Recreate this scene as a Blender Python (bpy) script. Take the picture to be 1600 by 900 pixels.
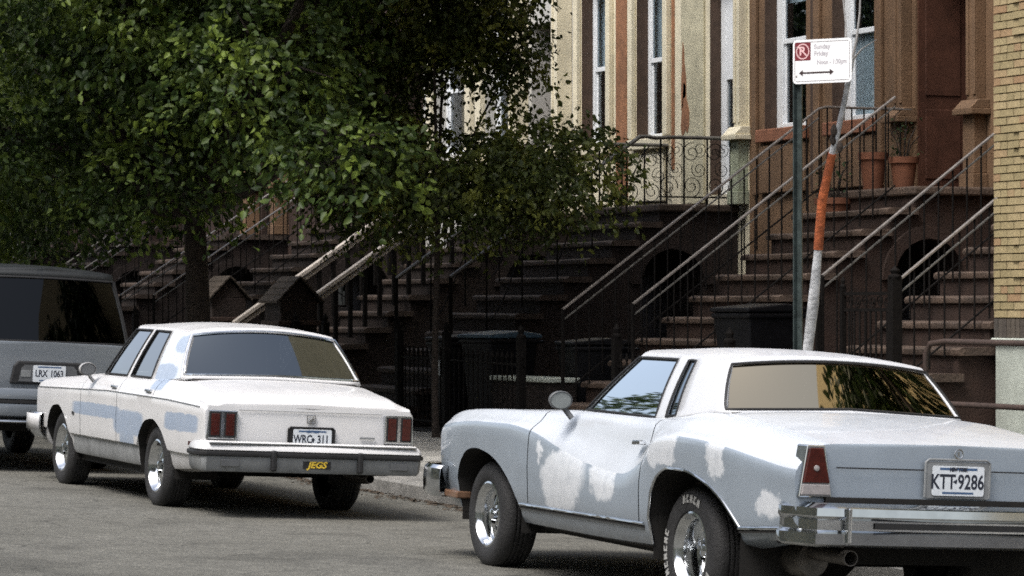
import bpy, bmesh, math, random
import numpy as np
from mathutils import Vector, Matrix, Euler
R = math.radians
scn = bpy.context.scene
for o in list(bpy.data.objects):
    bpy.data.objects.remove(o)
col = scn.collection
rnd = random.Random(7)

# ------------------------------------------------------------------ camera
PSI = R(23.74)
cam_d = bpy.data.cameras.new('camera')
cam_d.sensor_width = 36.0
cam_d.lens = 36.0 * 4900 / 1600
cam_d.clip_start = 0.1
cam_d.clip_end = 600
cam = bpy.data.objects.new('camera', cam_d)
col.objects.link(cam)
cam.location = (0, 0, 1.58)
cam.rotation_euler = (R(90) + math.atan(35 / 4900), 0, -PSI)
scn.camera = cam

# ------------------------------------------------------------------ sky, sun, exposure
SUN_EL, SUN_AZ = R(58), R(243)          # azimuth clockwise from +Y
w = bpy.data.worlds.new('World')
scn.world = w
w.use_nodes = True
nt = w.node_tree
bg = nt.nodes['Background']
sky = nt.nodes.new('ShaderNodeTexSky')
sky.sky_type = 'NISHITA'
sky.sun_disc = False
sky.sun_elevation = SUN_EL
sky.sun_rotation = SUN_AZ
sky.air_density = 1.0
sky.dust_density = 4.0
sky.ozone_density = 1.0
hsv = nt.nodes.new('ShaderNodeHueSaturation')   # overcast: the blue is mostly washed out
hsv.inputs['Saturation'].default_value = 0.58
nt.links.new(sky.outputs[0], hsv.inputs['Color'])
nt.links.new(hsv.outputs[0], bg.inputs[0])
bg.inputs[1].default_value = 0.15
sun_d = bpy.data.lights.new('sun', 'SUN')
sun_d.energy = 1.25
sun_d.angle = R(22)
sun_d.color = (1.0, 0.975, 0.935)
sun = bpy.data.objects.new('sun', sun_d)
col.objects.link(sun)
sd = Vector((math.sin(SUN_AZ) * math.cos(SUN_EL), math.cos(SUN_AZ) * math.cos(SUN_EL), math.sin(SUN_EL)))
sun.rotation_euler = sd.to_track_quat('Z', 'Y').to_euler()
sun.location = (0, 0, 30)
scn.view_settings.view_transform = 'Standard'
scn.view_settings.look = 'None'
scn.view_settings.exposure = 0.97
scn.view_settings.gamma = 1.0
scn.render.engine = 'CYCLES'
scn.cycles.use_denoising = False    # the photograph is grainy; so may the picture be
scn.cycles.filter_width = 1.7
scn.cycles.max_bounces = 8
scn.cycles.transparent_max_bounces = 12
scn.cycles.caustics_reflective = False
scn.cycles.caustics_refractive = False

# ------------------------------------------------------------------ materials
MATS = {}
def newmat(name):
    m = bpy.data.materials.new(name)
    m.use_nodes = True
    MATS[name] = m
    return m, m.node_tree, m.node_tree.nodes['Principled BSDF']

def nd(t, kind, **kw):
    n = t.nodes.new(kind)
    for k, v in kw.items():
        if k in ('operation', 'blend_type', 'data_type', 'noise_dimensions', 'feature', 'distance', 'musgrave_type'):
            setattr(n, k, v)
        else:
            n.inputs[k].default_value = v
    return n

def coords(t, kind='Object', scale=None):
    c = t.nodes.new('ShaderNodeTexCoord')
    out = c.outputs[kind]
    if scale is not None:
        mp = t.nodes.new('ShaderNodeMapping')
        mp.inputs['Scale'].default_value = scale
        t.links.new(out, mp.inputs[0])
        out = mp.outputs[0]
    return out

def mixc(t, fac, a, b, blend='MIX'):
    n = t.nodes.new('ShaderNodeMix')
    n.data_type = 'RGBA'
    n.blend_type = blend
    for s, v in ((0, fac), (6, a), (7, b)):
        if hasattr(v, 'is_linked') or isinstance(v, bpy.types.NodeSocket):
            t.links.new(v, n.inputs[s])
        elif s == 0:
            n.inputs[0].default_value = v
        else:
            n.inputs[s].default_value = (*v, 1)
    return n.outputs[2]

def ramp(t, src, stops):
    n = t.nodes.new('ShaderNodeValToRGB')
    e = n.color_ramp.elements
    while len(e) > 1:
        e.remove(e[0])
    e[0].position, e[0].color = stops[0][0], (*stops[0][1], 1)
    for p, c in stops[1:]:
        k = e.new(p)
        k.color = (*c, 1)
    t.links.new(src, n.inputs[0])
    return n.outputs[0]

def g3(v):
    return (v, v, v)

def plain(name, c, rough=0.6, metal=0.0, spec=0.5, var=0.25, scale=6.0, bump=0.0, bscale=60.0, c2=None, stain=0.0, grain=0.0):
    """Principled with two scales of noise in colour and optional fine relief."""
    m, t, p = newmat(name)
    co = coords(t)
    n1 = nd(t, 'ShaderNodeTexNoise', Scale=scale, Detail=6.0, Roughness=0.65)
    t.links.new(co, n1.inputs['Vector'])
    lo = tuple(max(0, x * (1 - var)) for x in c)
    hi = tuple(min(1, x * (1 + var)) for x in c) if c2 is None else c2
    colr = ramp(t, n1.outputs[0], [(0.3, lo), (0.7, hi)])
    if stain:
        n2 = nd(t, 'ShaderNodeTexNoise', Scale=scale * 0.22, Detail=8.0, Roughness=0.7)
        t.links.new(co, n2.inputs['Vector'])
        f = ramp(t, n2.outputs[0], [(0.42, g3(0)), (0.62, g3(stain))])
        colr = mixc(t, f, colr, tuple(x * 0.35 for x in c))
    if grain:
        n3 = nd(t, 'ShaderNodeTexNoise', Scale=bscale * 2.0, Detail=3.0)
        t.links.new(co, n3.inputs['Vector'])
        f = ramp(t, n3.outputs[0], [(0.3, g3(1 - grain)), (0.7, g3(1 + grain))])
        colr = mixc(t, 1.0, colr, f, 'MULTIPLY')
    t.links.new(colr, p.inputs['Base Color'])
    p.inputs['Roughness'].default_value = rough
    p.inputs['Metallic'].default_value = metal
    p.inputs['Specular IOR Level'].default_value = spec
    if bump:
        nb = nd(t, 'ShaderNodeTexNoise', Scale=bscale, Detail=5.0, Roughness=0.6)
        t.links.new(co, nb.inputs['Vector'])
        b = nd(t, 'ShaderNodeBump', Strength=bump, Distance=0.02)
        t.links.new(nb.outputs[0], b.inputs['Height'])
        t.links.new(b.outputs[0], p.inputs['Normal'])
    return m

def glassmat(name, tint, ior=1.5, rough=0.02, boost=1.0, refl=(0.95, 0.97, 1)):
    m = bpy.data.materials.new(name)
    m.use_nodes = True
    t = m.node_tree
    t.nodes.clear()
    out = t.nodes.new('ShaderNodeOutputMaterial')
    tr = nd(t, 'ShaderNodeBsdfTransparent', Color=(*tint, 1))
    gl = nd(t, 'ShaderNodeBsdfGlossy', Roughness=rough)
    gl.inputs['Color'].default_value = (*refl, 1)
    fr = nd(t, 'ShaderNodeFresnel', IOR=ior)
    geo = t.nodes.new('ShaderNodeNewGeometry')
    # same Fresnel from both faces of the thin pane
    im = t.nodes.new('ShaderNodeMapRange')
    im.inputs['To Min'].default_value = ior; im.inputs['To Max'].default_value = 1.0 / ior
    t.links.new(geo.outputs['Backfacing'], im.inputs['Value']); t.links.new(im.outputs[0], fr.inputs['IOR'])
    mx = t.nodes.new('ShaderNodeMixShader')
    mu = nd(t, 'ShaderNodeMath', operation='MULTIPLY')
    mu.inputs[1].default_value = boost
    mu.use_clamp = True
    t.links.new(fr.outputs[0], mu.inputs[0])
    t.links.new(mu.outputs[0], mx.inputs[0])
    t.links.new(tr.outputs[0], mx.inputs[1])
    t.links.new(gl.outputs[0], mx.inputs[2])
    t.links.new(mx.outputs[0], out.inputs[0])
    MATS[name] = m
    return m

# ------------------------------------------------------------------ mesh helpers
def wloc(o):
    v = Vector((0, 0, 0))
    while o is not None:
        v = v + o.location
        o = o.parent
    return v

class MB:
    """Collects shapes; build() links them as ONE mesh object."""
    def __init__(self):
        self.v, self.f, self.mi = [], [], []
    def add(self, vs, fs):
        n = len(self.v)
        self.v += [tuple(a) for a in vs]
        self.f += [tuple(i + n for i in f) for f in fs]
        return self
    def box(self, x0, x1, y0, y1, z0, z1):
        x0, x1 = min(x0, x1), max(x0, x1); y0, y1 = min(y0, y1), max(y0, y1); z0, z1 = min(z0, z1), max(z0, z1)
        vs = [(x, y, z) for z in (z0, z1) for y in (y0, y1) for x in (x0, x1)]
        return self.add(vs, [(0, 2, 3, 1), (4, 5, 7, 6), (0, 1, 5, 4), (2, 6, 7, 3), (0, 4, 6, 2), (1, 3, 7, 5)])
    def prism(self, poly, axis, a, b):
        """poly of 2D points extruded along axis between a and b; 2D = the other two axes in xyz order."""
        n = len(poly)
        def mk(p, h):
            q = list(p)
            q.insert('xyz'.index(axis), h)
            return tuple(q)
        vs = [mk(p, a) for p in poly] + [mk(p, b) for p in poly]
        fs = [tuple(range(n)), tuple(range(2 * n - 1, n - 1, -1))]
        fs += [(i, n + i, n + (i + 1) % n, (i + 1) % n) for i in range(n)]
        return self.add(vs, fs)
    def tube(self, path, r, n=6, closed=False, caps=True, flat=None):
        P = [Vector(p) for p in path]
        m = len(P)
        rs = r if isinstance(r, (list, tuple)) else [r] * m
        prev = None
        vs = []
        for i, p in enumerate(P):
            a = P[(i - 1) % m] if (closed or i > 0) else p
            b = P[(i + 1) % m] if (closed or i < m - 1) else p
            tdir = (b - a)
            if tdir.length < 1e-9:
                tdir = Vector((0, 0, 1))
            tdir.normalize()
            if prev is None:
                ref = Vector((0, 0, 1)) if abs(tdir.z) < 0.9 else Vector((1, 0, 0))
                u = tdir.cross(ref).normalized()
            else:
                u = (prev - tdir * prev.dot(tdir))
                u = u.normalized() if u.length > 1e-6 else tdir.cross(Vector((0, 0, 1))).normalized()
            prev = u
            v2 = tdir.cross(u)
            for k in range(n):
                an = 2 * math.pi * (k + 0.5) / n
                sx, sy = (1, 1) if flat is None else flat
                vs.append(p + u * math.cos(an) * rs[i] * sx + v2 * math.sin(an) * rs[i] * sy)
        fs = []
        for i in range(m if closed else m - 1):
            for k in range(n):
                a0 = i * n + k; a1 = i * n + (k + 1) % n
                b0 = ((i + 1) % m) * n + k; b1 = ((i + 1) % m) * n + (k + 1) % n
                fs.append((a0, a1, b1, b0))
        if caps and not closed:
            fs.append(tuple(range(n - 1, -1, -1)))
            fs.append(tuple((m - 1) * n + k for k in range(n)))
        return self.add(vs, fs)
    def lathe(self, prof, n=24, axis='z', c=(0, 0, 0)):
        """prof: (radius, height) list revolved about an axis through c."""
        vs, fs = [], []
        m = len(prof)
        for k in range(n):
            a = 2 * math.pi * k / n
            for r_, h in prof:
                q = (r_ * math.cos(a), r_ * math.sin(a))
                if axis == 'z': p = (q[0], q[1], h)
                elif axis == 'x': p = (h, q[0], q[1])
                else: p = (q[1], h, q[0])
                vs.append((p[0] + c[0], p[1] + c[1], p[2] + c[2]))
        for k in range(n):
            for i in range(m - 1):
                a, b = k * m + i, ((k + 1) % n) * m + i
                fs.append((a, b, b + 1, a + 1))
        return self.add(vs, fs)
    def grid(self, P, flip=False, closed=False):
        """P: (n, m, 3)"""
        n, m = len(P), len(P[0])
        vs = [tuple(p) for row in P for p in row]
        fs = []
        for i in range(n - 1):
            for j in range(m - 1):
                a = i * m + j
                q = (a, a + 1, a + m + 1, a + m)
                fs.append(q[::-1] if flip else q)
        return self.add(vs, fs)
    def mesh(self, name, off=(0, 0, 0), merge=None):
        me = bpy.data.meshes.new(name)
        o = off
        me.from_pydata([(a[0] - o[0], a[1] - o[1], a[2] - o[2]) for a in self.v], [], self.f)
        if self.mi:
            me.polygons.foreach_set('material_index', self.mi)
        if merge:
            bm = bmesh.new(); bm.from_mesh(me)
            bmesh.ops.remove_doubles(bm, verts=bm.verts, dist=merge)
            bmesh.ops.dissolve_degenerate(bm, edges=bm.edges, dist=merge)
            bm.to_mesh(me); bm.free()
        me.update()
        return me
    def build(self, name, mat, parent=None, world=False, smooth=None, bevel=0, merge=None, origin=None, solid=0, seg=2):
        off = Vector((0, 0, 0))
        pw = wloc(parent) if (world and parent is not None) else Vector((0, 0, 0))
        if origin is not None:
            off = Vector(origin)
        elif world:
            off = pw
        me = self.mesh(name, off, merge)
        o = link(name, me, mat, parent, smooth)
        if origin is not None:
            o.location = Vector(origin) - pw
        if solid:
            md = o.modifiers.new('solid', 'SOLIDIFY'); md.thickness = solid; md.offset = -1
        if bevel:
            md = o.modifiers.new('bevel', 'BEVEL'); md.width = bevel; md.segments = seg; md.limit_method = 'ANGLE'; md.angle_limit = R(40)
            md.harden_normals = False
        return o

def link(name, me, mat, parent=None, smooth=None):
    o = bpy.data.objects.new(name, me)
    col.objects.link(o)
    o.parent = parent
    if mat is not None and len(me.materials) == 0:
        me.materials.append(MATS[mat] if isinstance(mat, str) else mat)
    if smooth is not None:
        me.shade_smooth()
        if smooth < 180:
            me.set_sharp_from_angle(angle=R(smooth))
    return o

def inst(src, name, loc, parent=None, rot=(0, 0, 0), scale=None):
    o = src.copy()
    o.name = name
    col.objects.link(o)
    o.parent = parent
    o.location = loc
    o.rotation_euler = rot
    if scale is not None:
        o.scale = scale
    return o

def tag(o, label, cat, group=None, kind=None):
    if label: o['label'] = label
    if cat: o['category'] = cat
    if group: o['group'] = group
    if kind: o['kind'] = kind
    return o

def thing(name, label, cat, loc=(0, 0, 0), rot=(0, 0, 0), group=None):
    o = bpy.data.objects.new(name, None)
    o.empty_display_size = 0.3
    col.objects.link(o)
    o.location = loc
    o.rotation_euler = rot
    return tag(o, label, cat, group)

def struct(o):
    o['kind'] = 'structure'
    return o

def text_mesh(s, size, extrude=0.002, xs=1.0, shear=0.0, bold=0.0):
    cu = bpy.data.curves.new('t', 'FONT')
    cu.body = s
    cu.size = size
    cu.extrude = extrude
    cu.offset = bold
    cu.shear = shear
    cu.align_x = 'CENTER'
    cu.align_y = 'CENTER'
    cu.resolution_u = 3
    ob = bpy.data.objects.new('t', cu)
    col.objects.link(ob)
    dg = bpy.context.evaluated_depsgraph_get()
    me = bpy.data.meshes.new_from_object(ob.evaluated_get(dg))
    bpy.data.objects.remove(ob)
    bpy.data.curves.remove(cu)
    for v in me.vertices:
        v.co.x *= xs
    return me

def pchip(xk, Y, x):
    xk = np.asarray(xk, float); Y = np.asarray(Y, float); x = np.asarray(x, float)
    sh = Y.shape[1:]
    Y = Y.reshape(len(xk), -1)
    h = np.diff(xk); d = np.diff(Y, axis=0) / h[:, None]
    m = np.zeros_like(Y)
    m[0], m[-1] = d[0], d[-1]
    for i in range(1, len(xk) - 1):
        w1, w2 = 2 * h[i] + h[i - 1], h[i] + 2 * h[i - 1]
        same = d[i - 1] * d[i] > 0
        with np.errstate(divide='ignore', invalid='ignore'):
            v = (w1 + w2) / (w1 / d[i - 1] + w2 / d[i])
        m[i] = np.where(same, v, 0)
    k = np.clip(np.searchsorted(xk, x, 'right') - 1, 0, len(xk) - 2)
    t = ((x - xk[k]) / h[k])[:, None]
    hh = h[k][:, None]
    r = (2*t**3 - 3*t**2 + 1) * Y[k] + (t**3 - 2*t**2 + t) * hh * m[k] + (-2*t**3 + 3*t**2) * Y[k+1] + (t**3 - t**2) * hh * m[k+1]
    return r.reshape((len(x),) + sh)

# ground heights: the road falls to the gutter and the street climbs gently
def road_z(x, y):
    xs = min(x, 10.05)
    g = 0.0118 * (y - 21.5)
    if xs > 5.0:
        return -0.045 * (xs - 8.3) + g
    u = (5.0 - xs)
    return 0.1485 + 0.045 * u - 0.0075 * u * u + g if u < 6 else 0.1485 - 0.045 * (u - 6) + g
def walk_z(x, y):
    return road_z(10.05, y) + 0.13 + 0.02 * (x - 10.05)
# ------------------------------------------------------------------ material set
def asphalt():
    m, t, p = newmat('asphalt')
    co = coords(t)
    big = nd(t, 'ShaderNodeTexNoise', Scale=0.35, Detail=7.0, Roughness=0.6); t.links.new(co, big.inputs['Vector'])
    mid = nd(t, 'ShaderNodeTexNoise', Scale=5.0, Detail=8.0, Roughness=0.7); t.links.new(co, mid.inputs['Vector'])
    agg = nd(t, 'ShaderNodeTexVoronoi', Scale=70.0); t.links.new(co, agg.inputs['Vector'])
    gr = nd(t, 'ShaderNodeTexNoise', Scale=160.0, Detail=3.0); t.links.new(co, gr.inputs['Vector'])
    c1 = ramp(t, big.outputs[0], [(0.3, (0.094, 0.092, 0.080)), (0.7, (0.124, 0.121, 0.107))])
    c2 = ramp(t, mid.outputs[0], [(0.3, g3(0.82)), (0.7, g3(1.2))])
    c3 = ramp(t, agg.outputs['Color'], [(0.0, g3(0.62)), (0.8, g3(1.36))])
    c4 = ramp(t, gr.outputs[0], [(0.3, g3(0.7)), (0.7, g3(1.3))])
    c = mixc(t, 1.0, c1, c2, 'MULTIPLY'); c = mixc(t, 1.0, c, c3, 'MULTIPLY'); c = mixc(t, 1.0, c, c4, 'MULTIPLY')
    # tar-filled cracks
    vo = t.nodes.new('ShaderNodeTexVoronoi'); vo.feature = 'DISTANCE_TO_EDGE'; vo.inputs['Scale'].default_value = 0.45
    wn = nd(t, 'ShaderNodeTexNoise', Scale=1.6, Detail=6.0); t.links.new(co, wn.inputs['Vector'])
    va = t.nodes.new('ShaderNodeVectorMath'); va.operation = 'ADD'
    t.links.new(co, va.inputs[0]); t.links.new(wn.outputs['Color'], va.inputs[1])
    t.links.new(va.outputs[0], vo.inputs['Vector'])
    cr = ramp(t, vo.outputs['Distance'], [(0.0, g3(0.55)), (0.008, g3(1.0))])
    c = mixc(t, 1.0, c, cr, 'MULTIPLY')
    # old oil drips and scuffs
    os_ = nd(t, 'ShaderNodeTexNoise', Scale=1.3, Detail=5.0, Roughness=0.55); t.links.new(va.outputs[0], os_.inputs['Vector'])
    oc = ramp(t, os_.outputs[0], [(0.34, g3(0.75)), (0.46, g3(1.0)), (0.62, g3(1.0)), (0.72, g3(1.1))])
    c = mixc(t, 1.0, c, oc, 'MULTIPLY')
    t.links.new(c, p.inputs['Base Color'])
    p.inputs['Roughness'].default_value = 0.85
    p.inputs['Specular IOR Level'].default_value = 0.3
    b = nd(t, 'ShaderNodeBump', Strength=0.6, Distance=0.006)
    t.links.new(agg.outputs['Distance'], b.inputs['Height'])
    t.links.new(b.outputs[0], p.inputs['Normal'])
asphalt()
plain('concrete', (0.36, 0.35, 0.32), 0.85, var=0.25, scale=3.0, bump=0.4, bscale=90, stain=0.5, grain=0.2)
plain('kerb_stone', (0.22, 0.215, 0.2), 0.8, var=0.3, scale=8.0, bump=0.5, bscale=60, stain=0.6, grain=0.25)
plain('litter', (0.05, 0.035, 0.022), 0.9, var=0.6, scale=40.0)
plain('soil', (0.06, 0.045, 0.03), 0.95, var=0.5, scale=12.0, bump=0.8, bscale=40)
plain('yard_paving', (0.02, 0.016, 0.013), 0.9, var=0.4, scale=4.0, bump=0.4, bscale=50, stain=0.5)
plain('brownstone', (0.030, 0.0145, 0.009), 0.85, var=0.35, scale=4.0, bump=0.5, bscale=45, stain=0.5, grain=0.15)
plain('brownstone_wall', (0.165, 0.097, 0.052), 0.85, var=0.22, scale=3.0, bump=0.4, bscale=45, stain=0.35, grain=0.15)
plain('brownstone_dark', (0.014, 0.007, 0.0045), 0.85, var=0.35, scale=4.0, bump=0.5, bscale=45, stain=0.5)  # darker copy; on the stoops it puts tree shade into the stone
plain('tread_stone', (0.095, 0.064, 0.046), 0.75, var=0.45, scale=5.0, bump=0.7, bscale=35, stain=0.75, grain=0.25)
plain('tread_shaded', (0.05, 0.033, 0.023), 0.8, var=0.4, scale=5.0, bump=0.5, bscale=45, stain=0.6, grain=0.25)  # darker copy of the treads, tree shade put into the colour
plain('sill_red', (0.23, 0.095, 0.05), 0.8, var=0.25, scale=6.0, bump=0.3)
plain('cream_paint', (0.70, 0.64, 0.48), 0.75, var=0.12, scale=4.0, bump=0.3, bscale=40, stain=0.25)
plain('grey_stone', (0.50, 0.465, 0.33), 0.85, var=0.2, scale=5.0, bump=0.5, bscale=50, stain=0.35, grain=0.15)
plain('moss_stone', (0.36, 0.39, 0.28), 0.85, var=0.35, scale=7.0, bump=0.5, bscale=50, stain=0.6)
plain('peeled_brown', (0.27, 0.125, 0.06), 0.85, var=0.3, scale=6.0, bump=0.5, bscale=40, stain=0.4)
plain('reveal_brown', (0.06, 0.036, 0.024), 0.8, var=0.3, scale=6.0)  # dark tone puts the jambs' shade into their colour
plain('pale_paint', (0.50, 0.49, 0.46), 0.75, var=0.12, scale=4.0, bump=0.2, stain=0.25)
plain('white_frame', (0.74, 0.77, 0.80), 0.5, var=0.06, scale=6.0, stain=0.12)
plain('wood_door', (0.05, 0.022, 0.013), 0.45, var=0.3, scale=5.0)
plain('reveal_wood', (0.075, 0.032, 0.02), 0.5, var=0.3, scale=5.0)
plain('curtain', (0.62, 0.68, 0.72), 0.9, var=0.1, scale=4.0)
plain('dark_room', (0.02, 0.02, 0.022), 0.9, var=0.2)
plain('iron', (0.006, 0.005, 0.0045), 0.75, spec=0.12, var=0.4, scale=20.0, bump=0.15)
plain('iron_rust', (0.09, 0.03, 0.018), 0.7, var=0.5, scale=14.0, bump=0.2)
plain('rail_worn', (0.24, 0.215, 0.195), 0.4, metal=0.35, var=0.35, scale=18.0)
plain('rail_dark', (0.10, 0.095, 0.085), 0.5, var=0.4, scale=14.0)
plain('rail_white', (0.48, 0.43, 0.38), 0.6, var=0.25, scale=10.0, stain=0.6)
plain('pale_base', (0.44, 0.475, 0.42), 0.8, var=0.14, scale=6.0, bump=0.3, bscale=60, stain=0.3, grain=0.12)
plain('mortar', (0.40, 0.34, 0.23), 0.95, var=0.2, scale=20.0, bump=0.4)
plain('pipe_brown', (0.06, 0.04, 0.033), 0.55, var=0.3, scale=14.0, stain=0.4)
plain('terracotta', (0.18, 0.068, 0.034), 0.8, var=0.25, scale=8.0, stain=0.4)
plain('bin_black', (0.005, 0.005, 0.006), 0.5, spec=0.25, var=0.3, scale=8.0)
plain('bin_blue', (0.05, 0.085, 0.115), 0.5, var=0.2, scale=8.0)
plain('label_white', (0.55, 0.58, 0.6), 0.6, var=0.1)
plain('green_post', (0.05, 0.066, 0.064), 0.45, metal=0.3, var=0.45, scale=25.0, stain=0.4)
plain('bark', (0.028, 0.020, 0.015), 0.95, var=0.5, scale=14.0, bump=0.9, bscale=24)
plain('sapling_bark', (0.56, 0.57, 0.58), 0.8, var=0.3, scale=18.0, bump=0.5, bscale=40, stain=0.95)
plain('sapling_wrap', (0.40, 0.10, 0.03), 0.8, var=0.45, scale=16.0, bump=0.6, bscale=40, stain=0.8)
plain('twig', (0.30, 0.29, 0.28), 0.85, var=0.3, scale=20.0)
plain('dark_wood', (0.045, 0.034, 0.024), 0.85, var=0.35, scale=10.0, bump=0.4)
glassmat('window_glass', (0.78, 0.82, 0.84), 1.5, 0.01, 1.15)

def brickmat(name, base, island=False):
    m, t, p = newmat(name)
    oi = t.nodes.new('ShaderNodeNewGeometry' if island else 'ShaderNodeObjectInfo')
    co = coords(t)
    n = nd(t, 'ShaderNodeTexNoise', Scale=28.0, Detail=6.0, Roughness=0.7); t.links.new(co, n.inputs['Vector'])
    c = ramp(t, oi.outputs['Random Per Island' if island else 'Random'], [(0.0, base[0]), (0.35, base[1]), (0.7, base[2]), (1.0, base[3])])
    c2 = ramp(t, n.outputs[0], [(0.3, g3(0.72)), (0.7, g3(1.22))])
    c = mixc(t, 1.0, c, c2, 'MULTIPLY')
    t.links.new(c, p.inputs['Base Color'])
    p.inputs['Roughness'].default_value = 0.85
    b = nd(t, 'ShaderNodeBump', Strength=0.5, Distance=0.01); t.links.new(n.outputs[0], b.inputs['Height'])
    t.links.new(b.outputs[0], p.inputs['Normal'])
def brick_wall():
    m, t, p = newmat('brick_wall')
    c = t.nodes.new('ShaderNodeTexCoord')
    s_ = t.nodes.new('ShaderNodeSeparateXYZ'); t.links.new(c.outputs['Object'], s_.inputs[0])
    k = t.nodes.new('ShaderNodeCombineXYZ'); t.links.new(s_.outputs[1], k.inputs[0]); t.links.new(s_.outputs[2], k.inputs[1])
    b = nd(t, 'ShaderNodeTexBrick', Scale=1.0)
    b.inputs['Brick Width'].default_value = 0.2105; b.inputs['Row Height'].default_value = 0.0682; b.inputs['Mortar Size'].default_value = 0.006
    b.inputs['Color1'].default_value = (0.30, 0.24, 0.125, 1); b.inputs['Color2'].default_value = (0.38, 0.30, 0.165, 1); b.inputs['Mortar'].default_value = (0.40, 0.34, 0.23, 1)
    t.links.new(k.outputs[0], b.inputs['Vector']); t.links.new(b.outputs[0], p.inputs['Base Color'])
    p.inputs['Roughness'].default_value = 0.9
brick_wall()
brickmat('tan_brick', [(0.285, 0.23, 0.12), (0.33, 0.265, 0.14), (0.38, 0.30, 0.165), (0.31, 0.195, 0.105)])
brickmat('tan_brick_many', [(0.285, 0.23, 0.12), (0.33, 0.265, 0.14), (0.38, 0.30, 0.165), (0.31, 0.195, 0.105)], True)
brickmat('dark_brick', [(0.06, 0.05, 0.042), (0.085, 0.07, 0.055), (0.11, 0.09, 0.07), (0.05, 0.045, 0.04)])

# ------------------------------------------------------------------ ground
def sheet(name, mat, xs, ys, zf, dz=0.0, nx=None):
    mb = MB()
    P = [[(x, y, zf(x, y) + dz) for x in xs] for y in ys]
    mb.grid(P)
    return struct(mb.build(name, mat, smooth=60))
xs = [-40, -25, -15] + [i * 0.75 - 10 for i in range(27)] + [10.05]
ys = [-60, -30, -10] + [i * 4.0 for i in range(0, 26)] + [130, 200, 300]
sheet('road', 'asphalt', xs, ys, road_z)
# sidewalk bed, then single flags on it
sw = MB()
sw.grid([[(x, y, walk_z(x, y) - 0.012) for x in (10.2, 11.5, 13.1, 14.6, 40)] for y in ys])
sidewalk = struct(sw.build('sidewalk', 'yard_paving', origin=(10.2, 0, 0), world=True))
fl = {}
for ix, (xa, xb) in enumerate(((10.95, 12.02), (12.03, 13.08))):
    y = 8.0
    while y < 60:
        L = 1.5
        mb = MB()
        pts = [(xa, y), (xb, y), (xb, y + L - 0.012), (xa, y + L - 0.012)]
        dzz = rnd.uniform(-0.004, 0.006)
        vs = [(a, b, walk_z(a, b) + dzz - 0.03) for a, b in pts] + [(a, b, walk_z(a, b) + dzz) for a, b in pts]
        mb.add(vs, [(4, 5, 6, 7), (0, 1, 5, 4), (1, 2, 6, 5), (2, 3, 7, 6), (3, 0, 4, 7)])
        mb.build('flagstone', 'concrete', sidewalk, world=True)
        y += L
# earth strip between kerb and flags
mb = MB()
mb.grid([[(x, y, walk_z(x, y) - 0.006) for x in (10.2, 10.6, 10.945)] for y in ys[3:20]])
struct(mb.build('verge', 'kerb_stone'))
kerb = MB()
kerb.grid([[(10.06, y, road_z(10.05, y) - 0.02), (10.06, y, road_z(10.05, y) + 0.10), (10.2, y, road_z(10.05, y) + 0.10)] for y in ys])
kerb = struct(kerb.build('kerb', 'kerb_stone', origin=(10.1, 0, 0), world=True))
y = 9.0
while y < 50:
    L = rnd.choice((1.4, 1.6, 1.8))
    a = rnd.uniform(-0.012, 0.006); dz = rnd.uniform(-0.012, 0.008)
    mb = MB()
    prof = [(10.05 + a, -0.05), (10.05 + a, 0.115), (10.075 + a, 0.135), (10.21, 0.138), (10.21, -0.05)]
    y0, y1 = y, y + L - 0.015
    vs = [(px, yy, road_z(10.05, yy) + pz + dz) for yy in (y0, y1) for px, pz in prof]
    n = 5
    mb.add(vs, [(4, 3, 2, 1, 0), (5, 6, 7, 8, 9)] + [(i, (i + 1) % n, n + (i + 1) % n, n + i) for i in range(n)])
    mb.build('kerb_stone', 'kerb_stone', kerb, world=True)
    y += L
# grit and dead leaves blown against the kerb
mb = MB()
for k in range(3200):
    y_ = rnd.uniform(12, 34)
    d_ = abs(rnd.gauss(0, 0.11)) * (0.6 + 0.8 * math.sin(y_ * 1.7) ** 2)
    x_ = 10.035 - d_
    if d_ > 0.6: continue
    z_ = road_z(x_, y_) + 0.006 + rnd.uniform(0, 0.012)
    s_ = rnd.uniform(0.008, 0.035)
    a_ = rnd.uniform(0, 6.28); t_ = rnd.uniform(-0.006, 0.006)
    mb.add([(x_ + s_ * math.cos(a_ + q) * (1 if i % 2 else 0.55), y_ + s_ * math.sin(a_ + q) * (1 if i % 2 else 0.55), z_ + t_ * (1 if i < 2 else -1)) for i, q in enumerate((0, 1.57, 3.14, 4.71))], [(0, 1, 2, 3)])
o = mb.build('gutter_litter', 'litter', None)
tag(o, 'dark grit and dead leaves lying along the kerb', 'litter', kind='stuff')
# the front gardens behind the railings
mb = MB()
mb.grid([[(x, y, walk_z(13.1, y) + 0.004) for x in (13.08, 15, 17.9)] for y in ys[3:24]])
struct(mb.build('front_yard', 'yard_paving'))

# ------------------------------------------------------------------ houses
XF = 17.6
Z_LAND = 2.84
def wall_boxes(mb, y0, y1, holes, z0, z1, x0, x1):
    """front wall with rectangular holes (ya, yb, za, zb), filled by boxes round them."""
    ys_ = sorted(set([y0, y1] + [h[0] for h in holes] + [h[1] for h in holes]))
    for a, b in zip(ys_[:-1], ys_[1:]):
        hs = sorted([h for h in holes if h[0] < b - 1e-6 and h[1] > a + 1e-6], key=lambda h: h[2])
        z = z0
        for h in hs:
            if h[2] > z: mb.box(x0, x1, a, b, z, h[2])
            z = h[3]
        if z < z1: mb.box(x0, x1, a, b, z, z1)

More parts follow.
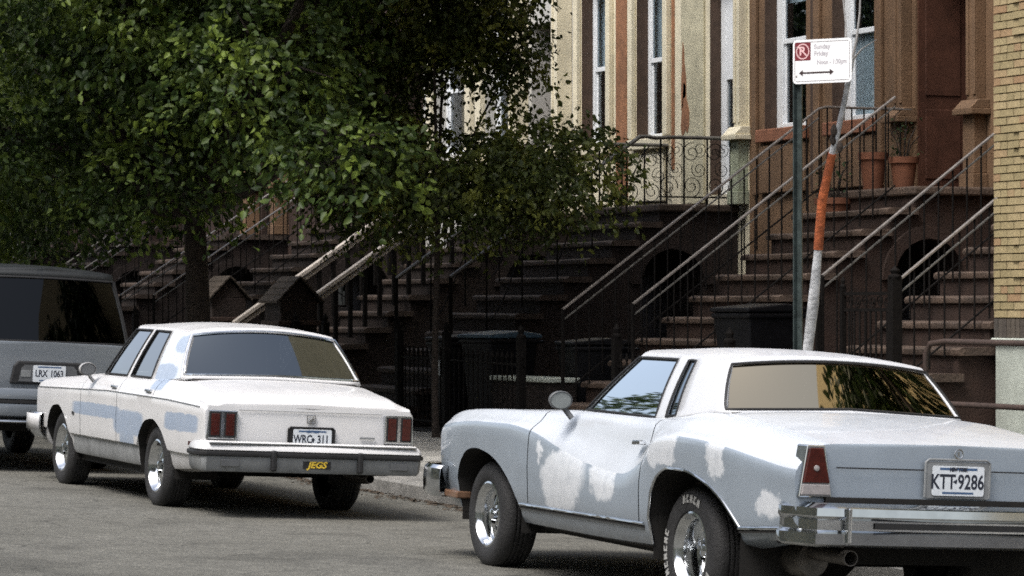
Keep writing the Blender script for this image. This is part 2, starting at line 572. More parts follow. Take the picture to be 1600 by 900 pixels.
def sash(house, ya, yb, za, zb, zr, frame='white_frame', xo=0.16, thick=0.06, blind=None, curtain=False):
    """double-hung window set back in its opening; zr = meeting rail."""
    x = XF + xo
    mb = MB()
    mb.box(x, x + 0.07, ya, ya + thick, za, zb); mb.box(x, x + 0.07, yb - thick, yb, za, zb)
    mb.box(x, x + 0.07, ya + thick, yb - thick, za, za + 0.07); mb.box(x, x + 0.07, ya + thick, yb - thick, zb - 0.06, zb)
    mb.box(x + 0.01, x + 0.075, ya + thick, yb - thick, zr - 0.03, zr + 0.03)
    s = 0.035
    for (a, b, xx) in ((za + 0.07, zr - 0.03, x + 0.03), (zr + 0.03, zb - 0.06, x + 0.012)):
        mb.box(xx, xx + 0.03, ya + thick, ya + thick + s, a, b); mb.box(xx, xx + 0.03, yb - thick - s, yb - thick, a, b)
    wdw = mb.build('window', frame, house, world=True, bevel=0.006)
    for (a, b, xx) in ((za + 0.07, zr - 0.03, x + 0.045), (zr + 0.03, zb - 0.06, x + 0.027)):
        g = MB().box(xx, xx + 0.005, ya + thick + s, yb - thick - s, a, b)
        g.build('pane', 'window_glass', wdw, world=True)
    if blind:
        g = MB().box(x + 0.12, x + 0.13, ya, yb, blind, zb)
        g.build('blind', 'curtain', wdw, world=True)
    if curtain:
        n = 26
        P = [[(x + 0.068 + 0.007 * math.sin(i * 1.9), ya + (yb - ya) * i / n, z) for i in range(n + 1)] for z in (za, zr - 0.02)]
        MB().grid(P).build('curtain', 'curtain', wdw, world=True, smooth=180)
    return wdw

def iron_baluster(h, r=0.009):
    return MB().tube([(0, 0, 0), (0, 0, h)], r, 5).mesh('baluster')

def scroll_mesh(sz, turns=1.6, r=0.006):
    mb = MB()
    pts = []
    for i in range(22):
        a = i / 21 * turns * 2 * math.pi
        q = sz * (1 - 0.8 * i / 21) * 0.5
        pts.append((math.cos(a) * q, 0, math.sin(a) * q))
    mb.tube(pts, r, 4)
    return mb.mesh('scroll')

def stoop(house, y0, y1, n=12, xs=13.1, run=0.31, zl=Z_LAND, mat='brownstone', tread='tread_stone', arch=True, fine=True):
    zb = walk_z(13.1, (y0 + y1) / 2)
    rise = (zl - zb) / n
    xl = xs + run * (n - 1)             # nosing of the landing
    prof = [(xs + 0.03, zb)]
    for i in range(n):
        x = xs + 0.03 + run * i
        prof += [(x, zb + rise * (i + 1) - 0.07)]
        if i < n - 1: prof += [(x + run, zb + rise * (i + 1) - 0.07)]
    prof += [(XF - 0.01, zl - 0.07), (XF - 0.01, zb)]
    if arch:
        cx, rr, zs = xl + 0.2, 0.42, zl - 0.95
        prof += [(cx + rr, zb), (cx + rr, zs)] + [(cx + rr * math.cos(a), zs + rr * math.sin(a)) for a in [math.pi * k / 10 for k in range(1, 10)]] + [(cx - rr, zs), (cx - rr, zb)]
    mb = MB().prism(prof, 'y', y0 + 0.06, y1 - 0.06)
    st = mb.build('stoop', mat, house, world=True)
    # treads: one slab each with a worn round nosing
    tm = None
    for i in range(n - 1):
        if tm is None:
            tm = []
            for v in range(3 if fine else 1):          # three differently worn slabs, shared in turn
                hw_ = (y1 - y0) / 2
                ny = 26 if fine else 2
                rows = []
                for q in range(ny + 1):
                    y_ = -hw_ + 2 * hw_ * q / ny
                    chip = max(0, rnd.gauss(0, 0.007)) + (rnd.uniform(0.012, 0.03) if rnd.random() < 0.10 else 0) if fine else 0
                    sag = -0.010 * math.cos(y_ / hw_ * 1.4) if fine else 0
                    if q in (0, ny): chip += 0.008
                    rows.append([(run + 0.02, y_, -0.07), (-0.03, y_, -0.07), (-0.036, y_, -0.05), (-0.036 + chip * 0.4, y_, -0.022 - chip * 0.3), (-0.022 + chip, y_, -0.005 + sag - chip * 0.5), (0.01 + chip, y_, sag), (run + 0.02, y_, sag * 0.3)])
                t0 = MB().grid(rows, flip=True)
                for q, fl_ in ((0, False), (ny, True)):
                    n_ = len(t0.v); t0.v += rows[q]; t0.f.append(tuple(range(n_, n_ + 7))[::-1 if fl_ else 1])
                me_ = t0.mesh('step')
                me_.materials.append(MATS[tread]); me_.shade_smooth(); me_.set_sharp_from_angle(angle=R(42))
                tm.append(me_)
        o = link('step', tm[i % len(tm)], tread, st)
        o.location = Vector((xs + run * i + 0.03, (y0 + y1) / 2, zb + rise * (i + 1))) - wloc(st)
        o.rotation_euler = (rnd.uniform(-0.004, 0.004), rnd.uniform(-0.006, 0.006), rnd.uniform(-0.003, 0.003))
    MB().box(xl - 0.01, XF - 0.02, y0 - 0.02, y1 + 0.02, zl - 0.09, zl).build('landing', tread, st, world=True, bevel=0.02 if fine else 0)
    if arch:
        aa = MB()
        ring = []
        for k in range(13):
            a = math.pi * k / 12
            ring.append((math.cos(a), math.sin(a)))
        P = [[(cx + rr * rad * c, yy, zs + rr * rad * s) for c, s in ring] for rad, yy in ((1.0, y0 + 0.06), (1.0, y0 + 0.02), (1.32, y0 + 0.02), (1.32, y0 + 0.06))]
        aa.grid(P)
        aa.build('arch_moulding', mat, st, world=True, smooth=30)
    return dict(st=st, xs=xs, run=run, zb=zb, rise=rise, n=n, xl=xl, zl=zl, y0=y0, y1=y1)

def nose_z(S, x):
    return S['zb'] + S['rise'] * ((x - S['xs']) / S['run'] + 1)

def iron_rail(house, S, y, xa, xb, up, landing=True, mat='rail_worn', bal='iron', gap=0.15, lower=True, rr=0.018, hl=None):
    """sloping handrail over the steps at depth y from xa to xb, `up` above the nosings."""
    slope = S['rise'] / S['run']
    za, zb_ = nose_z(S, xa) + up, nose_z(S, xb) + up
    mb = MB()
    path = [(xa, y, za), (xb, y, zb_)]
    if landing:
        path += [(xb + 0.08, y, zb_ + 0.02), (XF - 0.05, y, zb_ + 0.02)]
    mb.tube(path, rr, 6, flat=(1.3, 0.8))
    rail = mb.build('stair_railing', mat, house, world=True, smooth=50)
    if lower:
        MB().tube([(xa + 0.02, y, za - 0.1), (xb, y, zb_ - 0.1)], 0.010, 5).build('lower_rail', 'rail_dark', rail, world=True)
        MB().tube([(xa + 0.02, y, za - up + 0.10), (xb, y, zb_ - up + 0.10)], 0.010, 5).build('bottom_rail', bal, rail, world=True)
    MB().tube([(xa, y, za - up - 0.25), (xa, y, za)], 0.022, 6).build('newel', bal, rail, world=True)
    bm = iron_baluster(up + 0.02)
    first = None
    x = xa + gap
    k = 0
    while x < xb + 0.02:
        o = link('baluster', bm, bal, rail)
        o.location = Vector((x, y, nose_z(S, x) - 0.03)) - wloc(rail)
        x += gap
    if landing:
        hl = zb_ + 0.02 - S['zl']
        bm2 = iron_baluster(hl)
        x = xb + 0.1
        while x < XF - 0.1:
            o = link('baluster', bm2, bal, rail)
            o.location = Vector((x, y, S['zl'])) - wloc(rail)
            x += gap
    return rail
H_TOP = 10.5
def house_core(house, y0, y1):
    """closed body behind the front wall, so that the rooms are dark."""
    mb = MB()
    mb.box(XF + 0.75, 28, y0 + 0.003, y1 - 0.003, 0.0, H_TOP - 0.1)
    mb.box(XF + 0.301, XF + 0.75, y0 + 0.003, y0 + 0.05, 0.0, H_TOP - 0.1)
    mb.box(XF + 0.301, XF + 0.75, y1 - 0.05, y1 - 0.003, 0.0, H_TOP - 0.1)
    mb.box(XF + 0.02, 28.2, y0, y1, H_TOP - 0.095, H_TOP)
    return mb.build('core', 'dark_room', house, world=True)
def cornice(house, y0, y1, mat):
    mb = MB()
    mb.prism([(XF - 0.02, H_TOP - 0.6), (XF - 0.15, H_TOP - 0.5), (XF - 0.2, H_TOP - 0.25), (XF - 0.5, H_TOP - 0.1), (XF - 0.5, H_TOP + 0.03), (XF - 0.02, H_TOP + 0.03)], 'y', y0 + 0.002, y1 - 0.002)
    mb.build('cornice', mat, house, world=True)
def pilaster(house, ya, yb, mat, ped=None, proj=0.28, zc=3.70, zbase=Z_LAND):
    """entrance pilaster: pedestal, moulded cap, shaft with sunk front panel."""
    ped = ped or mat
    x1 = XF - 0.002
    mb = MB()
    mb.box(XF - proj, x1, ya, yb, zbase, zbase + 0.16); mb.box(XF - proj + 0.03, x1, ya + 0.03, yb - 0.03, zbase + 0.16, zc - 0.09)
    pl = mb.build('pilaster', ped, house, world=True, bevel=0.01)
    mb = MB()
    mb.box(XF - proj - 0.05, x1, ya - 0.05, yb + 0.05, zc - 0.09, zc - 0.03)
    mb.prism([(XF - proj - 0.05, zc - 0.03), (x1, zc - 0.03), (x1, zc + 0.07), (XF - proj + 0.05, zc + 0.07)], 'y', ya - 0.03, yb + 0.03)
    mb.build('cap', mat, pl, world=True, bevel=0.008)
    mb = MB()
    mb.box(XF - proj + 0.07, x1, ya + 0.05, yb - 0.05, zc + 0.07, 5.9)
    mb.box(XF - proj + 0.055, XF - proj + 0.07, ya + 0.05, ya + 0.10, zc + 0.12, 5.8)
    mb.box(XF - proj + 0.055, XF - proj + 0.07, yb - 0.10, yb - 0.05, zc + 0.12, 5.8)
    mb.build('shaft', mat, pl, world=True, bevel=0.006)
    return pl

# --- the brown house in the middle of the right half
HA = thing('brownstone_house', 'brown stone row house with white sash windows, a dark doorway and pots on its stoop', 'house', (XF, 30.1, 0.2), group='row houses along the street')
YA0, YA1 = 27.4, 33.0
door_a = (28.06, 29.20, Z_LAND, 5.6)
w1 = (31.62, 32.62, 3.71, 6.0)
w2 = (30.08, 31.02, 3.71, 6.0)
mb = MB(); wall_boxes(mb, YA0 + 0.004, YA1 - 0.004, [door_a, w1, w2, (30.2, 32.3, 0.9, 2.2)], 0.1, H_TOP - 0.1, XF, XF + 0.3)
mb.build('wall', 'brownstone_wall', HA, world=True)
house_core(HA, YA0, YA1); cornice(HA, YA0, YA1, 'brownstone_dark')
sash(HA, *w1, 4.74, thick=0.15, blind=5.2)
sash(HA, *w2, 4.72, thick=0.15, curtain=True)
for (_, b, _, _) in (w1, w2):
    MB().box(XF + 0.0, XF + 0.158, b - 0.012, b - 0.002, 3.72, 5.98).build('reveal', 'reveal_brown', HA, world=True)  # dark sheet over the far jamb in place of shade
MB().box(XF - 0.012, XF - 0.002, 31.40, 31.50, Z_LAND + 0.1, 6.2).build('groove_strip', 'reveal_brown', HA, world=True)
sash(HA, 30.2, 32.3, 0.9, 2.2, 1.6, frame='iron')
for (a, b, _, _) in (w1, w2):
    MB().box(XF - 0.09, XF - 0.002, a - 0.08, b + 0.08, 3.55, 3.705).build('window_sill', 'sill_red', HA, world=True, bevel=0.012)
    MB().box(XF - 0.06, XF - 0.002, a - 0.05, b + 0.05, 2.95, 3.52).build('apron_panel', 'brownstone_wall', HA, world=True, bevel=0.015)
for a, b in ((31.24, 31.38), (29.86, 29.96), (32.76, 32.86)):
    MB().box(XF - 0.05, XF - 0.002, a, b, Z_LAND + 0.1, 6.2).build('pier_strip', 'brownstone_wall', HA, world=True, bevel=0.01)
pilaster(HA, 29.23, 29.50, 'brownstone_wall', proj=0.19)
pilaster(HA, 27.75, 28.03, 'brownstone_wall', proj=0.19)
mb = MB()
mb.box(XF + 0.62, XF + 0.68, 28.105, 29.155, Z_LAND, 5.3)
dr = mb.build('door', 'wood_door', HA, world=True)
for a, b in ((29.17, 29.197), (28.063, 28.09)):
    rv = MB().box(XF + 0.02, XF + 0.70, a, b, Z_LAND, 5.6).build('door_reveal', 'reveal_wood', HA, world=True)  # wood lining, carried over the wall edge to put in the doorway's shade
    for c, d in ((3.0, 3.75), (3.9, 5.3)):
        MB().box(XF + 0.10, XF + 0.54, a - 0.012 if a > 29 else b + 0.001, a - 0.001 if a > 29 else b + 0.012, c, d).build('reveal_panel', 'reveal_wood', rv, world=True, bevel=0.006)
for (a, b, c, d) in ((28.17, 28.58, 3.0, 3.7), (28.68, 29.09, 3.0, 3.7), (28.17, 28.58, 3.85, 5.1), (28.68, 29.09, 3.85, 5.1)):
    mb = MB(); mb.box(XF + 0.6, XF + 0.618, a, b, c, d); mb.build('door_panel', 'wood_door', dr, world=True, bevel=0.01)
MB().lathe([(0.0, -0.05), (0.03, -0.03), (0.03, 0)], 10, 'x', (XF + 0.598, 28.5, 3.75)).build('door_knob', 'rail_worn', dr, world=True)
MB().box(XF + 0.585, XF + 0.598, 28.8, 28.84, 4.62, 4.70).build('notice', 'label_white', dr, world=True)
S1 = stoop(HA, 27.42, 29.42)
iron_rail(HA, S1, 27.58, 13.42, 16.38, 1.0, landing=False)
iron_rail(HA, S1, 29.22, 13.42, 16.42, 0.95, landing=True)

# --- the cream house left of it
HB = thing('painted_row_house', 'cream painted row house with peeling brown patches and a white front door', 'house', (XF, 36, 0.2), group='row houses along the street')
YB0, YB1 = 33.0, 37.85
door_b = (33.36, 34.02, Z_LAND + 0.14, 5.6)
wb1 = (36.88, 37.72, 3.76, 6.0)
wb2 = (35.22, 36.06, 3.76, 6.0)
mb = MB(); wall_boxes(mb, YB0 + 0.004, YB1 - 0.004, [door_b, wb1, wb2, (35.6, 37.5, 0.9, 2.2)], 0.1, H_TOP - 0.1, XF, XF + 0.3)
mb.build('wall', 'cream_paint', HB, world=True)
house_core(HB, YB0, YB1); cornice(HB, YB0, YB1, 'cream_paint')
sash(HB, *wb1, 4.77, blind=4.80, thick=0.07); sash(HB, *wb2, 4.77, blind=4.80, thick=0.07)
sash(HB, 35.6, 37.5, 0.9, 2.2, 1.6, frame='iron')
for (a, b, _, _) in (wb1, wb2):
    MB().box(XF + 0.0, XF + 0.158, b - 0.012, b - 0.002, 3.77, 5.98).build('reveal', 'reveal_brown', HB, world=True)
    MB().box(XF - 0.10, XF - 0.002, a - 0.1, b + 0.1, 3.62, 3.755).build('window_sill', 'cream_paint', HB, world=True, bevel=0.012)
    for (c, d) in ((a - 0.14, a - 0.02), (b + 0.02, b + 0.14)):
        MB().box(XF - 0.07, XF - 0.002, c, d, 3.77, 6.1).build('architrave', 'cream_paint', HB, world=True, bevel=0.012)
    MB().box(XF - 0.05, XF - 0.002, a - 0.02, b + 0.02, 2.95, 3.55).build('apron_panel', 'cream_paint', HB, world=True, bevel=0.015)
MB().box(XF - 0.03, XF - 0.002, 36.30, 36.62, Z_LAND + 0.1, 6.3).build('bare_stone_strip', 'peeled_brown', HB, world=True, bevel=0.006)
MB().box(XF - 0.035, XF - 0.002, 34.14, 34.74, Z_LAND + 0.05, 6.3).build('pier_face', 'grey_stone', HB, world=True, bevel=0.01)
MB().box(XF - 0.012, XF - 0.002, 34.97, 35.05, Z_LAND + 0.5, 6.3).build('groove_strip', 'peeled_brown', HB, world=True)
for dy, za, zb_, wd in ((34.62, 3.72, 4.35, 0.10), (34.66, 4.1, 4.8, 0.06)):
    pts = []
    for k in range(14):
        a = 2 * math.pi * k / 14
        q = 1 + 0.35 * math.sin(3 * a + dy * 7) + rnd.uniform(-0.12, 0.12)
        pts.append((dy + wd * q * math.cos(a), (za + zb_) / 2 + (zb_ - za) / 2 * q * math.sin(a)))
    MB().prism(pts, 'x', XF - 0.041, XF - 0.034).build('bare_patch', 'peeled_brown', HB, world=True)
pilaster(HB, 33.0, 33.26, 'cream_paint', 'moss_stone', proj=0.17)
mb = MB()
x = XF + 0.14
mb.box(x, x + 0.06, 33.38, 33.50, 2.99, 5.5); mb.box(x, x + 0.06, 33.86, 34.0, 2.99, 5.5)
mb.box(x, x + 0.06, 33.50, 33.86, 2.99, 3.56); mb.box(x, x + 0.06, 33.50, 33.86, 4.38, 5.5)
db = mb.build('door', 'white_frame', HB, world=True, bevel=0.008)
MB().box(x + 0.03, x + 0.035, 33.50, 33.86, 3.56, 4.38).build('pane', 'window_glass', db, world=True)
MB().box(x + 0.05, x + 0.055, 33.49, 33.87, 3.5, 4.4).build('door_backing', 'dark_room', db, world=True)
MB().lathe([(0.0, -0.06), (0.03, -0.04), (0.03, 0)], 10, 'x', (x, 33.47, 3.82)).build('door_knob', 'iron', db, world=True)
MB().box(XF + 0.0, XF + 0.14, 34.004, 34.018, 2.99, 5.6).build('reveal', 'reveal_brown', HB, world=True)
S2 = stoop(HB, 33.22, 35.22, mat='brownstone_dark', tread='tread_shaded')
def scroll_rail(house, S, y, xa, xb, up, hl, near):
    """thick dark handrail that flattens over the landing, filled with wrought scrolls."""
    za, zk = nose_z(S, xa) + up, S['zl'] + hl
    path = [(xa, y, za)]
    for k in range(5):
        u = k / 4
        x = xb - 0.25 + 0.4 * u
        zz = min(nose_z(S, x) + up, zk)
        path.append((x, y, zz * (1 - 0.0) if k < 2 else zk - 0.03 * (1 - u)))
    path.append((XF - 0.06, y, zk))
    mb = MB().tube(path, 0.03, 8, flat=(1.2, 0.8))
    rail = mb.build('stair_railing', 'rail_dark', house, world=True, smooth=60)
    MB().tube([(xa, y, za - up - 0.2), (xa, y, za)], 0.025, 6).build('newel', 'iron', rail, world=True)
    bm = iron_baluster(up + 0.02, 0.011)
    x = xa + 0.45
    while x < xb - 0.2:
        o = link('baluster', bm, 'iron', rail); o.location = Vector((x, y, nose_z(S, x) - 0.03)) - wloc(rail); x += 0.45
    bm = iron_baluster(hl, 0.012)
    x = xb + 0.02
    sc = scroll_mesh(0.26)
    MB().tube([(xb, y, S['zl'] + 0.09), (XF - 0.06, y, S['zl'] + 0.09)], 0.01, 5).build('bottom_rail', 'iron', rail, world=True)
    k = 0
    while x < XF - 0.04:
        o = link('baluster', bm, 'iron_rust' if k % 3 == 1 else 'iron', rail); o.location = Vector((x, y, S['zl'])) - wloc(rail)
        for (dx, dz, s, ro) in ((0.10, 0.22, 1, 0.3), (0.20, 0.42, 0.8, 2.6), (0.10, 0.62, 0.95, 4.0), (0.21, 0.66, 0.75, 1.2)):
            q = link('scroll', sc, 'iron', rail); q.location = Vector((x + dx, y, S['zl'] + dz)) - wloc(rail)
            q.rotation_euler = (0, ro + k, 0); q.scale = (s, 1, s)
        x += 0.31; k += 1
    # long thin S-curves under the sloping part
    for q in range(3):
        xm = xa + 0.5 + q * 0.75
        pts = []
        for i in range(15):
            u = i / 14
            px = xm + 0.55 * u
            pts.append((px, y, nose_z(S, px) + 0.1 + (up - 0.15) * (0.5 - 0.5 * math.cos(math.pi * u)) * (1 if q % 2 else 0.8)))
        MB().tube(pts, 0.008, 4).build('scroll', 'iron', rail, world=True)
    return rail
scroll_rail(HB, S2, 33.36, 13.9, 16.58, 0.93, 0.80, True)
scroll_rail(HB, S2, 35.06, 13.9, 16.58, 0.93, 0.80, False)

# --- further houses, one by one, behind the trees
def far_house(idx, y0, label, wallm, casing, dark, rail, doorm, y1=None, so=0.15, win=((2.5, 3.75), (4.35, 5.35))):
    y1 = y1 or y0 + 5.8
    name = 'row_house'
    H = thing(name, label, 'house', (XF, (y0 + y1) / 2, 0.25), group='row houses along the street')
    dh = (y0 + 0.45, y0 + 1.5, Z_LAND, 5.5)
    wa, wb = [(y0 + a, y0 + b, 3.85, 6.0) for a, b in win]
    mb = MB(); wall_boxes(mb, y0 + 0.004, y1 - 0.004, [dh, wa, wb, (y0 + 2.6, y0 + 4.6, 0.9, 2.2)], 0.1, H_TOP - 0.1, XF, XF + 0.3)
    mb.build('wall', wallm, H, world=True)
    house_core(H, y0, y1); cornice(H, y0, y1, dark)
    for a in (wa, wb):
        sash(H, *a, 4.8)
        for (c, d) in ((a[0] - 0.2, a[0] - 0.01), (a[1] + 0.01, a[1] + 0.2)):
            MB().box(XF - 0.08, XF - 0.002, c, d, 3.7, 6.1).build('architrave', casing, H, world=True)
        MB().box(XF - 0.12, XF - 0.002, a[0] - 0.22, a[1] + 0.22, 3.55, 3.69).build('window_sill', casing, H, world=True)
    sash(H, y0 + 2.6, y0 + 4.6, 0.9, 2.2, 1.6, frame='iron')
    pilaster(H, y0 + 0.12, y0 + 0.42, casing); pilaster(H, y0 + 1.55, y0 + 1.85, casing)
    d = MB().box(XF + 0.4, XF + 0.46, y0 + 0.46, y0 + 1.49, Z_LAND, 5.4).build('door', doorm, H, world=True)
    for c in (0.55, 1.02):
        MB().box(XF + 0.385, XF + 0.398, y0 + c, y0 + c + 0.38, 3.0, 5.1).build('door_panel', doorm, d, world=True, bevel=0.01)
    S = stoop(H, y0 + so, y0 + so + 1.9, fine=idx < 2, mat='brownstone_dark', tread='tread_shaded')
    for yy in (y0 + so + 0.1, y0 + so + 1.78):
        if rail == 'white':
            mb = MB()
            xa, xb = 13.18, 16.6
            for off, hw in ((0.0, 0.055), (0.085, 0.03)):
                za, zb_ = nose_z(S, xa) + 0.86 - off, nose_z(S, xb) + 0.86 - off
                mb.prism([(xa, za - 0.06), (xb, zb_ - 0.06), (xb, zb_ + 0.005), (xa, za + 0.005)], 'y', yy - hw, yy + hw)
            rl = mb.build('stair_railing', 'rail_white', H, world=True, bevel=0.008)
            MB().box(xa - 0.1, xa - 0.003, yy - 0.06, yy + 0.06, S['zb'], nose_z(S, xa) + 0.84).build('newel', 'brownstone_dark', rl, world=True, bevel=0.01)
            bmh = MB().box(-0.025, 0.025, -0.025, 0.025, 0, 0.8).mesh('baluster')
            x = xa + 0.2
            while x < xb:
                o = link('baluster', bmh, 'iron', rl); o.location = Vector((x, yy, nose_z(S, x) - 0.02)) - wloc(rl); x += 0.2
        else:
            iron_rail(H, S, yy, 13.5, 16.5, 0.95, landing=True, gap=0.22, mat='rail_dark' if rail == 'dark' else 'rail_worn')
    return H, S
HC, S3 = far_house(0, 37.85, 'pale grey painted row house with white stair rails, half hidden behind the trees', 'pale_paint', 'cream_paint', 'brownstone_dark', 'white', 'wood_door', y1=43.3, so=-0.6, win=((2.1, 3.1), (3.7, 4.95)))
HD, S4 = far_house(1, 43.3, 'dark brown row house behind the big tree, next to the white stair rails', 'brownstone', 'brownstone', 'brownstone_dark', 'worn', 'wood_door')
HE, S5 = far_house(2, 49.1, 'dark row house behind the roof of the grey van', 'brownstone', 'brownstone_wall', 'brownstone_dark', 'dark', 'wood_door')
HF, S6 = far_house(3, 54.9, 'farthest row house at the left edge, glimpsed through the leaves', 'brownstone_dark', 'brownstone', 'brownstone_dark', 'dark', 'wood_door')
HG, S7 = far_house(3, 60.7, 'last row house of the block, lost in the foliage', 'brownstone', 'brownstone', 'brownstone_dark', 'dark', 'wood_door')

# --- the house with the right-hand stoop, its front hidden behind the brick house
HZ = thing('brownstone_house', 'brown stone stoop with thin iron railings climbing behind the corner of the tan brick house', 'house', (XF, 25.2, 0.2), group='row houses along the street')
mb = MB(); wall_boxes(mb, 22.9 + 0.004, 27.4 - 0.004, [(23.3, 24.4, Z_LAND, 5.5), (25.3, 26.4, 3.71, 6.0)], 0.1, H_TOP - 0.1, XF, XF + 0.3)
mb.build('wall', 'brownstone_wall', HZ, world=True)
house_core(HZ, 22.9, 27.4); cornice(HZ, 22.9, 27.4, 'brownstone_dark')
sash(HZ, 25.3, 26.4, 3.71, 6.0, 4.74)
MB().box(XF + 0.4, XF + 0.46, 23.31, 24.39, Z_LAND, 5.45).build('door', 'wood_door', HZ, world=True)
S0 = stoop(HZ, 22.92, 24.85, xs=13.0)
iron_rail(HZ, S0, 23.04, 13.72, 16.4, 0.95, landing=True)
iron_rail(HZ, S0, 24.36, 13.72, 16.4, 1.0, landing=True)
# the iron gate between the newels at the foot of this stoop
GT = thing('iron_gate', 'black iron gate with a scrolled top rail at the foot of the right-hand stoop', 'gate', (13.68, 23.7, nose_z(S0, 13.68)))
for yy, hh, w_ in ((23.04, 1.86, 0.045), (23.92, 1.78, 0.022), (24.36, 1.62, 0.02)):
    m = MB().box(13.68 - w_, 13.68 + w_, yy - w_, yy + w_, nose_z(S0, 13.68) - 0.25, hh)
    m.lathe([(w_ * 1.3, hh), (w_ * 1.3, hh + 0.015), (w_ * 0.7, hh + 0.03), (w_, hh + 0.06), (0.0, hh + 0.1)], 8, 'z', (13.68, yy, 0))
    m.build('post', 'iron', GT, world=True)
for zz in (0.78, 1.585, 1.725):
    MB().box(13.672, 13.688, 23.085, 23.90, zz - 0.014, zz + 0.014).build('rail', 'iron', GT, world=True)
pk = MB().tube([(0, 0, 0.72), (0, 0, 1.585)], 0.010, 5).mesh('picket')
for k in range(8):
    o = link('picket', pk, 'iron', GT); o.location = Vector((13.68, 23.17 + 0.092 * k, 0)) - wloc(GT)
sc_ = scroll_mesh(0.11)
for k in range(6):
    o = link('scroll', sc_, 'iron', GT); o.location = Vector((13.68, 23.16 + 0.125 * k, 1.655)) - wloc(GT); o.rotation_euler = (0, 0, R(90)); o.scale = (1, 1, 1 if k % 2 else -1)

# --- the tan brick house at the right edge
XB, YC = 14.55, 22.86
HK = thing('brick_house', 'tan brick house with a pale stone base at the right edge', 'house', (XB, 18, 0.2))
mb = MB()
mb.box(XB + 0.035, 26, 4, YC - 0.012, 1.34, 13.0)
mb.build('wall', 'brick_wall', HK, world=True)
mb = MB(); mb.box(XB + 0.01, 26, 8, YC - 0.004, 0.0, 1.30); mb.build('stone_base', 'pale_base', HK, world=True, bevel=0.01)
MB().box(XB - 0.03, 26, 8, YC + 0.01, 1.302, 1.345).build('ledge', 'pale_base', HK, world=True, bevel=0.012)
b_full = MB().box(0, 0.08, -0.2, 0.0, 0, 0.0575).mesh('brick')
b_half = MB().box(0, 0.08, -0.097, 0.0, 0, 0.0575).mesh('brick')
b_sold = MB().box(0, 0.08, -0.0575, 0.0, 0, 0.16).mesh('brick')
for j in range(14):
    o = link('brick', b_sold, 'dark_brick', HK)
    o.location = Vector((XB + rnd.uniform(-0.003, 0.003), YC - j * 0.0675, 1.349)) - wloc(HK)
nb = 0
zc = 1.349 + 0.172
row = 0
while zc < 5.05:
    y = YC
    head = row % 6 == 3
    fst = True
    while y > YC - 0.86:
        if head or (row % 2 == 1 and fst):
            me, L = b_half, 0.097
        else:
            me, L = b_full, 0.2
        o = link('brick', me, 'tan_brick', HK)
        proud = -0.02 if (y < YC - 0.27 and y > YC - 0.6 and (row // 5) % 3 == 1) else 0
        o.location = Vector((XB + rnd.uniform(-0.003, 0.003) + proud, y, zc + rnd.uniform(-0.001, 0.001))) - wloc(HK)
        o.rotation_euler = (0, 0, rnd.uniform(-0.006, 0.006))
        y -= L + 0.0105
        fst = False
        nb += 1
    zc += 0.0682
    row += 1
# the same brickwork carried on beyond the frame
mb = MB()
zc, row = 1.349 + 0.172, 0
while zc < 6.2:
    y = YC - (0.97 if row % 2 else 0.86) if zc < 5.05 else YC - (0.1 if row % 2 else 0.0)
    while y > YC - 8.0:
        mb.box(XB + rnd.uniform(-0.003, 0.003), XB + 0.06, y - 0.2, y, zc, zc + 0.0575)
        y -= 0.2105
    zc += 0.0682
    row += 1
o = mb.build('brickwork', 'tan_brick_many', HK, world=True)
o['kind'] = 'stuff'
mb = MB()
for j in range(14, 118):
    mb.box(XB + rnd.uniform(-0.003, 0.003), XB + 0.06, YC - j * 0.0675 - 0.0575, YC - j * 0.0675, 1.349, 1.509)
o = mb.build('soldier_course', 'dark_brick', HK, world=True)
o['kind'] = 'stuff'
# brown pipe handrails in front of it
PR = thing('pipe_railing', 'brown pipe guard rail beside the tan brick house', 'railing', (13.9, 22.3, walk_z(13.1, 22)))
MB().tube([(13.85, 22.82, walk_z(13.1, 22)), (13.85, 22.82, 1.22), (13.86, 22.76, 1.30), (13.9, 22.6, 1.32), (13.9, 18, 1.30)], 0.025, 10).build('top_rail', 'pipe_brown', PR, world=True, smooth=60)
MB().tube([(13.85, 22.79, 0.80), (13.9, 18, 0.80)], 0.024, 10).build('lower_rail', 'pipe_brown', PR, world=True, smooth=60)
MB().tube([(13.9, 20.2, walk_z(13.1, 20)), (13.9, 20.2, 1.29)], 0.03, 10).build('post', 'pipe_brown', PR, world=True, smooth=60)
